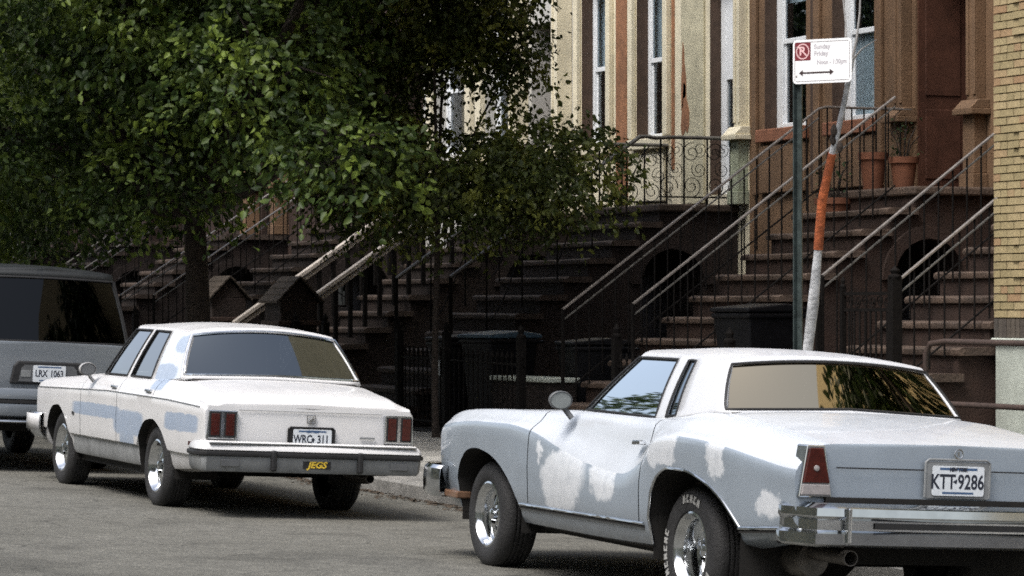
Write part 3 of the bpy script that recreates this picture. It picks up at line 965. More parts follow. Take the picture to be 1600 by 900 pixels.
# ------------------------------------------------------------------ iron fences along the front gardens
def fence(label, ya, yb, h, x=13.12, gap=0.13, spear=True, posts=(), rails=None, scrolls=False):
    zb = walk_z(13.1, (ya + yb) / 2)
    F = thing('iron_fence', label, 'fence', (x, (ya + yb) / 2, zb), group='iron garden fences')
    zf = lambda y: walk_z(13.1, y)
    rails = rails or (0.12, h - 0.14)
    for r_ in rails:
        MB().tube([(x, ya, zf(ya) + r_), (x, yb, zf(yb) + r_)], 0.014, 4).build('rail', 'iron', F, world=True)
    mb = MB().tube([(0, 0, 0.03), (0, 0, h - 0.1)], 0.009, 5)
    if spear:
        mb.lathe([(0.009, h - 0.1), (0.022, h - 0.07), (0.012, h - 0.03), (0.0, h)], 6)
    pk = mb.mesh('picket')
    y = ya + gap / 2
    while y < yb:
        o = link('picket', pk, 'iron', F)
        o.location = Vector((x, y, zf(y))) - wloc(F)
        y += gap
    for py in posts:
        hp = h + 0.14
        m = MB().box(x - 0.04, x + 0.04, py - 0.04, py + 0.04, zf(py), zf(py) + hp)
        m.lathe([(0.055, hp + zf(py)), (0.055, hp + 0.02 + zf(py)), (0.03, hp + 0.04 + zf(py)), (0.04, hp + 0.08 + zf(py)), (0.0, hp + 0.14 + zf(py))], 8, 'z', (x, py, 0))
        m.build('post', 'iron', F, world=True)
    if scrolls:
        sc = scroll_mesh(0.12)
        y = ya + 0.1
        k = 0
        while y < yb - 0.05:
            q = link('scroll', sc, 'iron', F)
            q.location = Vector((x, y, zf(y) + (rails[-1] + rails[-2]) / 2)) - wloc(F)
            q.rotation_euler = (0, 0, R(90)); q.scale = (1, 1, 1 if k % 2 else -1)
            y += 0.15; k += 1
    return F
fence('black iron fence between the two right-hand stoops, behind the coupe', 24.95, 27.35, 1.0, posts=(24.98, 27.32))
fence('black iron fence in front of the cream house between its stoop and the next', 29.5, 33.1, 0.95, posts=(29.6, 31.6, 33.0))
fence('black iron fence right of the white stair rails, behind the white sedan', 35.35, 36.5, 1.0, posts=(35.4, 36.45))
fence('black iron fence under the big tree beyond the gabled piers', 40.5, 43.3, 1.0, posts=(40.6, 43.2))
# pale copings low in the gardens, seen between the pickets
for i, (ya, yb, x, z) in enumerate(((29.6, 31.1, 13.45, 0.62), (33.0, 33.1, 13.6, 0.5))):
    if i: continue
    o = thing('garden_wall', 'low dark garden wall with a pale coping behind the iron fence of the cream house', 'wall', (x, (ya + yb) / 2, walk_z(13.1, ya)))
    MB().box(x, x + 0.3, ya, yb, walk_z(13.1, ya), walk_z(13.1, ya) + z).build('wall', 'brownstone_dark', o, world=True)
    MB().box(x - 0.03, x + 0.33, ya - 0.03, yb + 0.03, walk_z(13.1, ya) + z, walk_z(13.1, ya) + z + 0.05).build('coping', 'pale_base', o, world=True, bevel=0.01)

# ------------------------------------------------------------------ refuse bins in the gardens
def wheelie(label, x, y, h, rot, mat='bin_black', lidm='bin_black', sticker=False):
    z = walk_z(13.1, y) + 0.006
    B = thing('wheeled_bin', label, 'bin', (x, y, z), (0, 0, rot), group='refuse bins in the front gardens')
    w0, w1, d0, d1 = 0.22, 0.28, 0.24, 0.33
    vs = [(-d0, -w0, 0.06), (d0, -w0, 0.06), (d0, w0, 0.06), (-d0, w0, 0.06), (-d1, -w1, h - 0.06), (d1, -w1, h - 0.06), (d1, w1, h - 0.06), (-d1, w1, h - 0.06)]
    mb = MB().add(vs, [(3, 2, 1, 0), (4, 5, 6, 7), (0, 1, 5, 4), (1, 2, 6, 5), (2, 3, 7, 6), (3, 0, 4, 7)])
    mb.box(-d1 - 0.02, d1 + 0.02, -w1 - 0.02, w1 + 0.02, h - 0.12, h - 0.065)
    mb.build('body', mat, B, bevel=0.02)
    mb = MB().prism([(-d1 - 0.03, h - 0.06), (d1 + 0.03, h - 0.06), (d1 + 0.03, h - 0.02), (0.1, h + 0.02), (-d1 - 0.03, h - 0.02)], 'y', -w1 - 0.03, w1 + 0.03)
    mb.build('lid', lidm, B, bevel=0.015)
    MB().tube([(d1 + 0.06, -w1, h - 0.1), (d1 + 0.06, w1, h - 0.1)], 0.014, 6).build('handle', mat, B)
    for s in (-1, 1):
        MB().lathe([(0.0, -0.025), (0.09, -0.025), (0.1, 0), (0.09, 0.025), (0.0, 0.025)], 14, 'y', (d0 - 0.02, s * (w0 + 0.03), 0.1)).build('wheel', 'bin_black', B)
    if sticker:
        MB().box(-d1 - 0.004, -d1 + 0.002, -0.1, 0.1, h - 0.45, h - 0.25).build('sticker', 'label_white', B)
    return B
wheelie('black wheeled bin with a flat lid behind the sign post, tallest of the bins', 14.1, 26.25, 1.45, 0.15)
wheelie('black wheeled bin left of the tall bin, close to the stoop flank', 14.2, 30.1, 1.05, -0.1)
wheelie('black wheeled bin with a blue-grey lid at the foot of the cream house railing', 13.75, 31.6, 1.1, 0.2, lidm='bin_blue')
wheelie('dark bin with a pale sticker behind the fence of the cream house', 13.7, 32.5, 1.05, 0.0, sticker=True)
wheelie('low black bin with a bluish lid behind the roof of the silver coupe', 13.75, 25.5, 1.02, 0.05, lidm='bin_blue')

# ------------------------------------------------------------------ pots on the brown house's stoop
def pot(label, x, y, z, r, h, tall=False, plant=True, seed=1):
    T = thing('plant_pot', label, 'plant pot', (x, y, z), group='terracotta pots on the stoop')
    pr = [(0.0, 0.0), (r * 0.68, 0.0), (r * 0.93, h * 0.82), (r * 1.06, h * 0.82), (r * 1.08, h), (r * 0.94, h), (r * 0.9, h * 0.9), (0.0, h * 0.9)]
    MB().lathe(pr, 20).build('pot', 'terracotta', T, smooth=40)
    MB().lathe([(0.0, h * 0.905), (r * 0.9, h * 0.905)], 14).build('soil', 'soil', T)
    if plant:
        q = random.Random(seed)
        mb = MB()
        for k in range(7):
            a = q.uniform(0, 6.28); l = q.uniform(0.2, 0.45)
            pts = [(0.03 * math.cos(a), 0.03 * math.sin(a), h * 0.9), (0.08 * math.cos(a), 0.08 * math.sin(a), h + l * 0.6), (0.16 * math.cos(a), 0.16 * math.sin(a), h + l)]
            mb.tube(pts, 0.006, 4)
        mb.build('stems', 'bark', T)
        lv = MB()
        for k in range(60):
            a = q.uniform(0, 6.28); rr = q.uniform(0.02, 0.2); zz = h + q.uniform(0.02, 0.42)
            c = Vector((rr * math.cos(a), rr * math.sin(a), zz)); s = 0.04
            d = Vector((q.uniform(-1, 1), q.uniform(-1, 1), q.uniform(-0.6, 0.6))).normalized() * s
            e = d.cross(Vector((0, 0, 1))).normalized() * s * 0.4
            lv.add([c - d, c + e, c + d, c - e], [(0, 1, 2, 3)])
        lv.build('leaves', 'leaf_dark', T)
    return T
def leafmat(name, cols, trans=0.25):
    m, t, p = newmat(name)
    geo = t.nodes.new('ShaderNodeNewGeometry')
    c = ramp(t, geo.outputs['Random Per Island'], [(0.0, cols[0]), (0.5, cols[1]), (1.0, cols[2])])
    # paler clumps here and there: lit sprays put into the leaf colour
    ns = nd(t, 'ShaderNodeTexNoise', Scale=1.7, Detail=3.0); t.links.new(coords(t), ns.inputs['Vector'])
    yf = ramp(t, ns.outputs[0], [(0.5, g3(0.0)), (0.66, g3(1.0))])
    c = mixc(t, yf, c, tuple(min(1, k * f_) for k, f_ in zip(cols[2], (2.5, 2.2, 1.9))))
    t.links.new(c, p.inputs['Base Color'])
    p.inputs['Roughness'].default_value = 0.5
    p.inputs['Specular IOR Level'].default_value = 0.35
    tl = t.nodes.new('ShaderNodeBsdfTranslucent')
    t.links.new(c, tl.inputs[0])
    mx = t.nodes.new('ShaderNodeMixShader'); mx.inputs[0].default_value = trans
    out = t.nodes['Material Output']
    t.links.new(p.outputs[0], mx.inputs[1]); t.links.new(tl.outputs[0], mx.inputs[2]); t.links.new(mx.outputs[0], out.inputs[0])
leafmat('leaf_big', [(0.018, 0.036, 0.007), (0.034, 0.062, 0.011), (0.070, 0.108, 0.020)])
leafmat('leaf_fine', [(0.024, 0.037, 0.007), (0.042, 0.060, 0.011), (0.078, 0.096, 0.020)])
leafmat('leaf_dark', [(0.012, 0.026, 0.009), (0.018, 0.038, 0.012), (0.030, 0.052, 0.018)])
pot('tall orange terracotta pot by the dark doorway', 16.98, 29.05, Z_LAND + 0.001, 0.15, 0.42, plant=False)
pot('dark leafy plant in a wide terracotta pot on the upper steps', 16.45, 28.95, 2.40 + 0.005, 0.2, 0.36, seed=4)
pot('short brown pot against the far pilaster of the doorway', 17.15, 28.7, Z_LAND + 0.001, 0.15, 0.36, plant=True, seed=9)

# ------------------------------------------------------------------ gabled stone piers
def pier(label, x, y):
    z = walk_z(13.1, y)
    T = thing('gate_pier', label, 'pier', (x, y, z), group='gabled gate piers')
    MB().box(-0.24, 0.24, -0.3, 0.3, 0, 1.42).build('shaft', 'brownstone_dark', T, bevel=0.015)
    MB().box(-0.28, 0.28, -0.34, 0.34, 1.10, 1.16).build('band', 'brownstone', T, bevel=0.01)
    MB().prism([(-0.22, 1.425), (0.22, 1.425), (0, 1.66)], 'y', -0.3, 0.3).build('gable', 'brownstone_dark', T)
    n = 4
    for s in (-1, 1):
        for k in range(n):
            u0, u1 = k / n, (k + 1) / n + 0.06
            x0, z0 = s * 0.31 * (1 - u0), 1.38 + 0.32 * u0
            x1, z1 = s * 0.31 * (1 - u1), 1.38 + 0.32 * u1
            if k == n - 1: x1, z1 = 0, 1.70
            mb = MB().prism([(x0, z0 + 0.028), (x1, z1 + 0.012), (x1, z1 - 0.008), (x0, z0 + 0.0)], 'y', -0.36, 0.36)
            mb.build('shingle_course', 'dark_wood', T)
pier('brown stone pier with a gabled cap just right of the big tree trunk', 13.35, 40.0)
pier('brown stone pier with a gabled cap above the white sedan roof', 13.2, 36.85)

# ------------------------------------------------------------------ parking sign
sign_plain = plain('sign_white', (0.80, 0.80, 0.80), 0.45, var=0.03)
plain('sign_dark', (0.035, 0.02, 0.02), 0.5, var=0.1)
plain('sign_red', (0.16, 0.022, 0.03), 0.45, var=0.1)
plain('sign_pale', (0.70, 0.45, 0.45), 0.45, var=0.05)
plain('sign_grey', (0.42, 0.40, 0.42), 0.5, var=0.1)
SX, SY = 10.6, 19.16
SG = thing('parking_sign', 'white no parking sign with a red symbol on a green steel post', 'sign', (SX, SY, walk_z(SX, SY)))
mb = MB()
prof = [(-0.034, -0.012), (-0.026, -0.012), (-0.018, 0.02), (0.018, 0.02), (0.026, -0.012), (0.034, -0.012), (0.034, -0.006), (0.03, -0.006), (0.022, 0.026), (-0.022, 0.026), (-0.03, -0.006), (-0.034, -0.006)]
mb.prism(prof, 'z', -0.3, 3.36)
sang = math.atan2(-0.836, 0.549)     # the panel's left-to-right direction in plan
post = mb.build('post', 'green_post', SG)
post.rotation_euler = (0, 0, sang)
pm = Matrix.Rotation(sang, 4, 'Z')
def on_sign(o, u, v, d):
    """u right along the panel, v up, d in front of it"""
    q = pm @ Vector((u, -d, 0))
    o.location = (q.x, q.y, v)
    o.rotation_euler = (R(90), 0, sang)
def rounded(w_, h_, r_, t_, n=5):
    pts = []
    for cx, cy, a0 in ((w_ / 2 - r_, h_ / 2 - r_, 0), (-w_ / 2 + r_, h_ / 2 - r_, 90), (-w_ / 2 + r_, -h_ / 2 + r_, 180), (w_ / 2 - r_, -h_ / 2 + r_, 270)):
        for k in range(n + 1):
            a = R(a0 + 90 * k / n); pts.append((cx + r_ * math.cos(a), cy + r_ * math.sin(a)))
    return MB().prism(pts, 'z', 0, t_)
PW, PH, PC, PU = 0.455, 0.305, 3.305 - walk_z(SX, SY), 0.20
panel = rounded(PW, PH, 0.03, 0.003).build('panel', 'sign_white', SG); on_sign(panel, PU, PC, 0.02)
def sub(me, mat, u, v, name='marking'):
    o = link(name, me, mat, panel)
    o.location = (u, v, 0.0036)
    return o
sub(rounded(0.122, 0.125, 0.006, 0.0008).mesh('red_square'), 'sign_red', -0.150, 0.072, 'red_square')
ring = MB()
ring.grid([[(r_ * math.cos(a), r_ * math.sin(a) * 1.05, 0.0016) for a in [2 * math.pi * k / 32 for k in range(33)]] for r_ in (0.052, 0.044)], flip=True)
sub(ring.mesh('ring'), 'sign_pale', -0.150, 0.072, 'ring')
sub(text_mesh('P', 0.085, 0.0004, bold=0.002), 'sign_pale', -0.156, 0.072, 'letter').location.z = 0.005
b = MB().prism([(-0.005, -0.045), (0.005, -0.045), (0.005, 0.045), (-0.005, 0.045)], 'z', 0, 0.0008)
o = sub(b.mesh('slash'), 'sign_pale', -0.150, 0.072, 'slash'); o.rotation_euler = (0, 0, R(45)); o.location.z = 0.0052
sub(text_mesh('Sunday', 0.045, 0.0003, bold=0.0012), 'sign_grey', 0.0, 0.10, 'lettering')
sub(text_mesh('Friday', 0.045, 0.0003, bold=0.0012), 'sign_grey', -0.008, 0.052, 'lettering')
sub(text_mesh('Noon - 1:30pm', 0.045, 0.0003, xs=0.82, bold=0.0012), 'sign_grey', 0.075, -0.008, 'lettering')
ar = MB().prism([(-0.135, 0), (-0.105, 0.022), (-0.105, 0.006), (0.105, 0.006), (0.105, 0.022), (0.135, 0), (0.105, -0.022), (0.105, -0.006), (-0.105, -0.006), (-0.105, -0.022)], 'z', 0, 0.0006)
sub(ar.mesh('arrow'), 'sign_dark', -0.045, -0.078, 'arrow')
bd = MB()
for (a, b_, c, d) in ((-0.205, 0.205, 0.134, 0.1365), (-0.205, 0.205, -0.1365, -0.134), (-0.213, -0.2105, -0.126, 0.126), (0.2105, 0.213, -0.126, 0.126)):
    bd.box(a, b_, c, d, 0, 0.0005)
sub(bd.mesh('border'), 'sign_dark', 0, 0, 'border')
for v in (0.1, -0.1):
    o = link('bolt', MB().lathe([(0.0, 0.004), (0.006, 0.003), (0.007, 0)], 8).mesh('bolt'), 'rail_worn', panel); o.location = (-PU, v, 0.003)

# ------------------------------------------------------------------ young tree beside the sign
SPX = 10.9
sp_pts = [((SPX, 19.58, walk_z(SPX, 19.5) - 0.1), 0.05), ((SPX + 0.01, 19.62, 0.9), 0.045), ((SPX, 19.555, 1.33), 0.036), ((SPX + 0.015, 19.51, 1.62), 0.040), ((SPX, 19.41, 2.01), 0.028),
          ((SPX, 19.355, 2.35), 0.027), ((SPX, 19.21, 2.68), 0.023), ((SPX, 19.13, 2.83), 0.021), ((SPX, 19.06, 2.98), 0.019), ((SPX, 18.97, 3.2), 0.017), ((SPX, 18.92, 3.33), 0.014)]
SP = thing('young_tree', 'slender leafless young tree with a white trunk and an orange wrapped middle', 'tree', (SPX, 19.57, walk_z(SPX, 19.57)))
MB().tube([p for p, r_ in sp_pts[:5]], [r_ for p, r_ in sp_pts[:5]], 10).build('trunk', 'sapling_bark', SP, world=True, smooth=70)
wr = sp_pts[4:7]
MB().tube([p for p, r_ in wr], [r_ + 0.006 for p, r_ in wr], 10).build('trunk_wrap', 'sapling_wrap', SP, world=True, smooth=70)
MB().tube([p for p, r_ in sp_pts[6:]], [r_ for p, r_ in sp_pts[6:]], 9).build('upper_trunk', 'sapling_bark', SP, world=True, smooth=70)
def bough(pts, r0):
    n = len(pts)
    MB().tube(pts, [r0 * (1 - 0.75 * i / (n - 1)) for i in range(n)], 6).build('branch', 'twig', SP, world=True, smooth=70)
fk = Vector((SPX, 18.92, 3.33))
bough([fk, fk + Vector((0, -0.05, 0.12)), fk + Vector((0.02, -0.06, 0.3)), fk + Vector((0, -0.12, 0.62)), fk + Vector((0.02, -0.10, 0.95))], 0.012)
bough([fk + Vector((0, 0.03, -0.03)), fk + Vector((0, 0.09, 0.1)), fk + Vector((0, 0.10, 0.25)), fk + Vector((0, 0.16, 0.55)), fk + Vector((0, 0.16, 0.9))], 0.010)
bough([fk + Vector((0, -0.01, -0.01)), fk + Vector((0, -0.12, 0.05)), fk + Vector((0, -0.32, 0.1))], 0.008)
bough([fk + Vector((0, 0.16, 0.5)), fk + Vector((0, 0.02, 0.75)), fk + Vector((0, -0.02, 1.0))], 0.006)
for q in ((SPX - 0.03, 19.13, 2.84), (SPX - 0.02, 19.16, 2.78), (SPX - 0.03, 19.05, 2.72)):
    mb = MB().lathe([(0.0, -0.05), (0.02, -0.03), (0.026, 0.0), (0.015, 0.03), (0.0, 0.045)], 7, 'z', q)
    mb.build('dead_leaf', 'bark', SP, world=True)

# ------------------------------------------------------------------ leafy trees
def leaves_mesh(name, C, D, size, q, curl=0.25):
    """many single leaves: six-sided blades folded on the midrib. C centres (n,3), D facing axis (n,3)."""
    n = len(C)
    L = size * q.uniform(0.5, 1.4, (n, 1))
    a = D / np.linalg.norm(D, axis=1, keepdims=True)
    ref = q.normal(size=(n, 3))
    s = np.cross(a, ref); s /= np.linalg.norm(s, axis=1, keepdims=True) + 1e-9
    u = np.cross(s, a)
    wd = L * 0.30
    tip, base = C + a * L * 0.55, C - a * L * 0.45
    up = u * L * curl * 0.5
    l1, r1 = C - a * L * 0.18 + s * wd + up, C - a * L * 0.18 - s * wd + up
    l2, r2 = C + a * L * 0.18 + s * wd * 0.8 + up, C + a * L * 0.18 - s * wd * 0.8 + up
    V = np.stack([base, l1, l2, tip, r2, r1], 1).reshape(-1, 3)
    me = bpy.data.meshes.new(name)
    me.vertices.add(n * 6)
    me.vertices.foreach_set('co', V.ravel())
    k = np.arange(n)[:, None] * 6
    F = np.concatenate([k + np.array([[0, 1, 2, 3]]), k + np.array([[0, 3, 4, 5]])], 1).reshape(-1)
    me.loops.add(n * 8); me.loops.foreach_set('vertex_index', F.astype(np.int32))
    me.polygons.add(n * 2); me.polygons.foreach_set('loop_start', np.arange(0, n * 8, 4, dtype=np.int32))
    me.update(calc_edges=True)
    me.validate()
    return me
def tree(label, base, trunk_r, fork_z, lobes, nspray, per, size, mat, seed, spray_len=0.5, droop=0.35, lean=(0, 0), group='leafy street trees', fill=0.35):
    """lobes: (cx, cy, cz, rx, ry, rz) ellipsoids that the crown fills with leafy sprays."""
    q = np.random.default_rng(seed)
    T = thing('leafy_tree', label, 'tree', base, group=group)
    b = Vector(base)
    mb = MB()
    pts, rs = [], []
    for i in range(9):
        u = i / 8
        pts.append((b.x + lean[0] * u * u, b.y + lean[1] * u * u + 0.04 * math.sin(5 * u), b.z - 0.1 + (fork_z - b.z + 0.1) * u)); rs.append(trunk_r * (1.35 if i == 0 else 1.08 - 0.35 * u))
    mb.tube(pts, rs, 12)
    top = Vector(pts[-1])
    for (cx, cy, cz, rx, ry, rz) in lobes:
        e = Vector((cx, cy, cz))
        m1 = top.lerp(e, 0.5) + Vector((q.normal(0, 0.1), q.normal(0, 0.1), 0.15))
        mb.tube([top - Vector((0, 0, 0.15)), m1, e], [trunk_r * 0.6, trunk_r * 0.36, trunk_r * 0.14], 7)
        for k in range(5):
            d = Vector(q.normal(size=3)); d.normalize()
            e2 = e + Vector((d.x * rx, d.y * ry, d.z * rz)) * 0.8
            mb.tube([m1.lerp(e, q.uniform(0.2, 0.9)), e.lerp(e2, 0.5) + Vector((0, 0, 0.08)), e2], [trunk_r * 0.16, trunk_r * 0.1, trunk_r * 0.03], 5)
    mb.build('trunk', 'bark', T, world=True, smooth=60)
    vol = np.array([l[3] * l[4] * l[5] for l in lobes]); pr = vol ** 0.8; pr /= pr.sum()
    Cs, Ds = [], []
    for s in range(nspray):
        l = lobes[q.choice(len(lobes), p=pr)]
        d = q.normal(size=3); d /= np.linalg.norm(d)
        rad = q.uniform(0.25, 0.85) if q.random() < fill else q.uniform(0.78, 1.06)
        o = np.array(l[:3]) + d * rad * np.array(l[3:])
        out = d * np.array([1, 1, 0.5]) + q.normal(0, 0.45, 3) + np.array([0, 0, -droop])
        out /= np.linalg.norm(out)
        k = int(per * q.uniform(0.6, 1.4))
        t = q.uniform(0, 1, k)
        ln = spray_len * q.uniform(0.6, 1.3)
        side = np.cross(out, [0, 0, 1.0]); side /= np.linalg.norm(side) + 1e-9
        off = q.normal(0, 0.28, (k, 1)) * side * ln * (0.4 + 0.6 * t[:, None]) + q.normal(0, 0.09, (k, 3)) * ln
        c = o + out * ln * (t[:, None] - 0.5) + off + np.array([0, 0, -1.0]) * (droop * ln * t[:, None] ** 2)
        dd = out * 0.7 + np.sign(q.normal(size=(k, 1))) * side * 0.7 + q.normal(0, 0.35, (k, 3)) + np.array([0, 0, -0.45])
        Cs.append(c); Ds.append(dd)
    C = np.concatenate(Cs); D = np.concatenate(Ds)
    me = leaves_mesh('crown', C - np.array(base), D, size, q)
    link('crown', me, mat, T)
    return T
gz = walk_z(10.9, 33.4)
tree('big dark leafy tree with a thick trunk behind the white sedan, filling the top left', (10.9, 33.4, gz), 0.155, 2.75,
     [(10.4, 33.2, 4.3, 1.7, 2.0, 1.3), (9.3, 34.3, 4.2, 1.5, 1.9, 1.2), (10.7, 31.2, 4.4, 1.4, 1.6, 1.2), (10.2, 29.4, 3.95, 1.0, 1.2, 0.9), (9.4, 31.6, 4.9, 1.5, 1.8, 1.2),
      (11.6, 35.5, 4.2, 1.7, 2.0, 1.5), (10.6, 32.5, 6.3, 2.4, 3.2, 1.6), (9.0, 36.5, 4.0, 1.4, 2.2, 1.4), (12.2, 33.0, 5.4, 1.6, 2.0, 1.4), (10.65, 28.2, 3.05, 0.8, 0.85, 0.5), (10.6, 30.0, 5.6, 1.6, 1.8, 1.2),
      (8.6, 33.6, 3.5, 0.8, 1.2, 0.7), (9.9, 36.5, 3.0, 1.1, 1.8, 0.9), (8.6, 37.0, 3.2, 1.2, 2.0, 1.0), (10.2, 27.0, 5.9, 1.5, 1.9, 0.9), (10.8, 24.6, 6.3, 1.3, 1.8, 0.8), (11.3, 33.0, 8.0, 2.6, 3.6, 1.6), (10.0, 31.9, 3.0, 0.9, 1.2, 0.55), (10.3, 34.6, 2.9, 1.0, 1.3, 0.6), (7.7, 32.5, 5.2, 1.3, 2.0, 0.9), (11.8, 28.8, 6.6, 1.8, 2.6, 1.0), (13.4, 33.5, 7.4, 2.0, 3.2, 1.3), (14.0, 29.0, 7.6, 1.8, 2.4, 1.0), (8.6, 30.5, 6.6, 1.6, 2.4, 1.0)],  # upper lobes added mostly out of view to shade the stoops and van
     9800, 16, 0.088, 'leaf_big', 11, 0.5, lean=(-0.1, 0.0))
tree('small fine-leaved tree in the garden of the cream house, right of the big tree', (12.75, 31.0, walk_z(12.75, 31.0)), 0.038, 2.7,
     [(13.0, 30.9, 2.95, 1.0, 1.3, 0.55), (13.65, 30.2, 3.05, 0.95, 1.1, 0.6), (12.5, 32.6, 4.0, 0.8, 1.0, 0.85), (12.95, 31.3, 5.0, 1.0, 1.3, 0.65), (12.6, 30.9, 5.9, 1.3, 1.7, 0.9), (12.4, 32.0, 3.0, 0.8, 1.0, 0.6), (13.55, 30.75, 4.3, 0.4, 0.5, 0.5), (12.2, 31.6, 3.5, 0.5, 0.7, 0.45), (13.05, 31.2, 4.5, 0.75, 0.9, 0.38)],
     3300, 17, 0.066, 'leaf_fine', 5, 0.42, droop=0.5)
tree('dense dark tree farther up the street behind the grey van', (10.9, 44.5, walk_z(10.9, 44.5)), 0.16, 2.8,
     [(10.6, 43.2, 4.6, 2.4, 2.6, 1.9), (9.4, 45.5, 5.2, 2.6, 3.0, 2.0), (12.0, 46.0, 4.6, 2.2, 2.8, 2.0), (11.2, 41.5, 6.6, 2.2, 2.6, 1.6), (13.0, 41.8, 4.6, 1.6, 1.8, 1.5), (8.4, 43.0, 4.0, 1.5, 2.2, 1.3)],
     2600, 12, 0.15, 'leaf_dark', 21, 0.6)
tree('dark tree at the left edge, farthest up the street', (10.9, 56.0, walk_z(10.9, 56)), 0.18, 3.0,
     [(10.5, 55.0, 5.2, 3.2, 3.4, 2.6), (9.0, 57.5, 5.6, 3.2, 3.4, 2.6), (13.0, 57.0, 5.2, 3.0, 3.4, 2.8), (10.8, 59.0, 4.0, 3.0, 3.0, 2.2)],
     2400, 12, 0.19, 'leaf_dark', 22, 0.8)

# ------------------------------------------------------------------ across the street, behind the camera: mirrored in glass and chrome, the block added to cut sky light
tree('leafy tree across the street, seen only mirrored in the coupe side window', (-1.8, 35.0, 0.1), 0.16, 4.5,
     [(1.0, 34.5, 8.0, 1.4, 2.0, 0.8), (-0.5, 36.5, 7.8, 2.2, 2.8, 1.6), (-2.2, 33.5, 6.6, 2.2, 2.4, 1.6)], 480, 10, 0.17, 'leaf_big', 31, 0.7)
tree('leafy tree across the street beside the camera', (-2.6, 13.0, -0.1), 0.16, 3.2,
     [(-2.8, 12.5, 6.0, 2.2, 2.6, 2.0), (-3.2, 15.5, 6.4, 2.2, 2.4, 1.8)], 800, 12, 0.18, 'leaf_dark', 32, 0.7)
tree('leafy tree beyond the right edge, mirrored in the coupe rear window', (12.4, 13.2, walk_z(12.4, 13.2)), 0.12, 4.2,
     [(13.0, 14.4, 6.4, 1.0, 1.9, 1.4), (13.4, 16.2, 7.6, 0.9, 1.8, 1.3), (13.2, 12.2, 7.4, 1.0, 1.8, 1.5)], 900, 12, 0.16, 'leaf_dark', 33, 0.6)
AB = thing('unseen_apartment_block', 'unseen pale apartment block added across the street to cut low sky light', 'building', (-9, 18, -0.2))  # added behind the camera to hold back low sky light
mb = MB()
holes = []
for fl in range(4):
    for k in range(16):
        holes.append((-14.0 + k * 4.0, -12.4 + k * 4.0, 1.2 + fl * 3.1, 3.0 + fl * 3.1))
wall_boxes(mb, -18, 52, holes, -0.6, 13.0, -9.3, -9.0)
mb.box(-22, -9.7, -18, 52, -0.6, 13.0); mb.box(-9.7, -9.305, -18, 52, 12.9, 13.0)
mb.build('wall', 'grey_stone', AB, world=True)  # pale stone chosen to lighten its reflection in the chrome
wfm = MB().box(-0.05, 0, 0, 1.6, 0, 0.06); wfm.box(-0.05, 0, 0, 1.6, 1.74, 1.8); wfm.box(-0.05, 0, 0, 0.06, 0.06, 1.74); wfm.box(-0.05, 0, 1.54, 1.6, 0.06, 1.74); wfm.box(-0.05, 0, 0.06, 1.54, 0.87, 0.93)
wfm = wfm.mesh('window'); wpm = MB().box(-0.03, -0.025, 0.06, 1.54, 0.06, 1.74).mesh('pane')
for h in holes:
    o = link('window', wfm, 'white_frame', AB); o.location = Vector((-9.12, h[0], h[2])) - wloc(AB)
    q = link('pane', wpm, 'window_glass', o)
MB().box(-9.3, -8.75, -18, 52, 13.002, 13.3).build('cornice', 'brownstone_wall', AB, world=True)
# ------------------------------------------------------------------ car materials
def patches(t, co, rects, wob=0.03, wscale=9.0, soft=(0.45, 1.35), mott=0.45):
    """1 inside any of the rounded blobs (y, z, half_y, half_z) measured in the car's own frame, with ragged edges."""
    n = nd(t, 'ShaderNodeTexNoise', Scale=wscale, Detail=9.0, Roughness=0.7); t.links.new(co, n.inputs['Vector'])
    sb = t.nodes.new('ShaderNodeVectorMath'); sb.operation = 'SUBTRACT'; t.links.new(n.outputs['Color'], sb.inputs[0]); sb.inputs[1].default_value = (0.5, 0.5, 0.5)
    sc = t.nodes.new('ShaderNodeVectorMath'); sc.operation = 'SCALE'; t.links.new(sb.outputs[0], sc.inputs[0]); sc.inputs['Scale'].default_value = wob * 2
    ad = t.nodes.new('ShaderNodeVectorMath'); ad.operation = 'ADD'; t.links.new(co, ad.inputs[0]); t.links.new(sc.outputs[0], ad.inputs[1])
    sep = t.nodes.new('ShaderNodeSeparateXYZ'); t.links.new(ad.outputs[0], sep.inputs[0])
    acc = None
    def mth(op, a, b=None):
        k = t.nodes.new('ShaderNodeMath'); k.operation = op
        for i, v in enumerate((a, b)):
            if v is None: continue
            if isinstance(v, (int, float)): k.inputs[i].default_value = v
            else: t.links.new(v, k.inputs[i])
        return k.outputs[0]
    for (cy, cz, hy, hz, pw) in rects:
        a = mth('DIVIDE', mth('ABSOLUTE', mth('SUBTRACT', sep.outputs[1], cy)), hy)
        b = mth('DIVIDE', mth('ABSOLUTE', mth('SUBTRACT', sep.outputs[2], cz)), hz)
        s = mth('ADD', mth('POWER', a, pw), mth('POWER', b, pw))
        mr = t.nodes.new('ShaderNodeMapRange'); mr.inputs['From Min'].default_value = soft[0]; mr.inputs['From Max'].default_value = soft[1]
        mr.inputs['To Min'].default_value = 1; mr.inputs['To Max'].default_value = 0
        t.links.new(s, mr.inputs['Value'])
        acc = mr.outputs[0] if acc is None else mth('MAXIMUM', acc, mr.outputs[0])
    # only on the left flank
    left = mth('LESS_THAN', sep.outputs[0], -0.45)
    mo = nd(t, 'ShaderNodeTexNoise', Scale=16.0, Detail=7.0, Roughness=0.7); t.links.new(co, mo.inputs['Vector'])
    mm = t.nodes.new('ShaderNodeMapRange'); mm.inputs['From Min'].default_value = 0.25; mm.inputs['From Max'].default_value = 0.55; mm.inputs['To Min'].default_value = mott; mm.inputs['To Max'].default_value = 1.0
    t.links.new(mo.outputs[0], mm.inputs['Value'])
    return mth('MULTIPLY', mth('MULTIPLY', acc, left), mm.outputs[0])

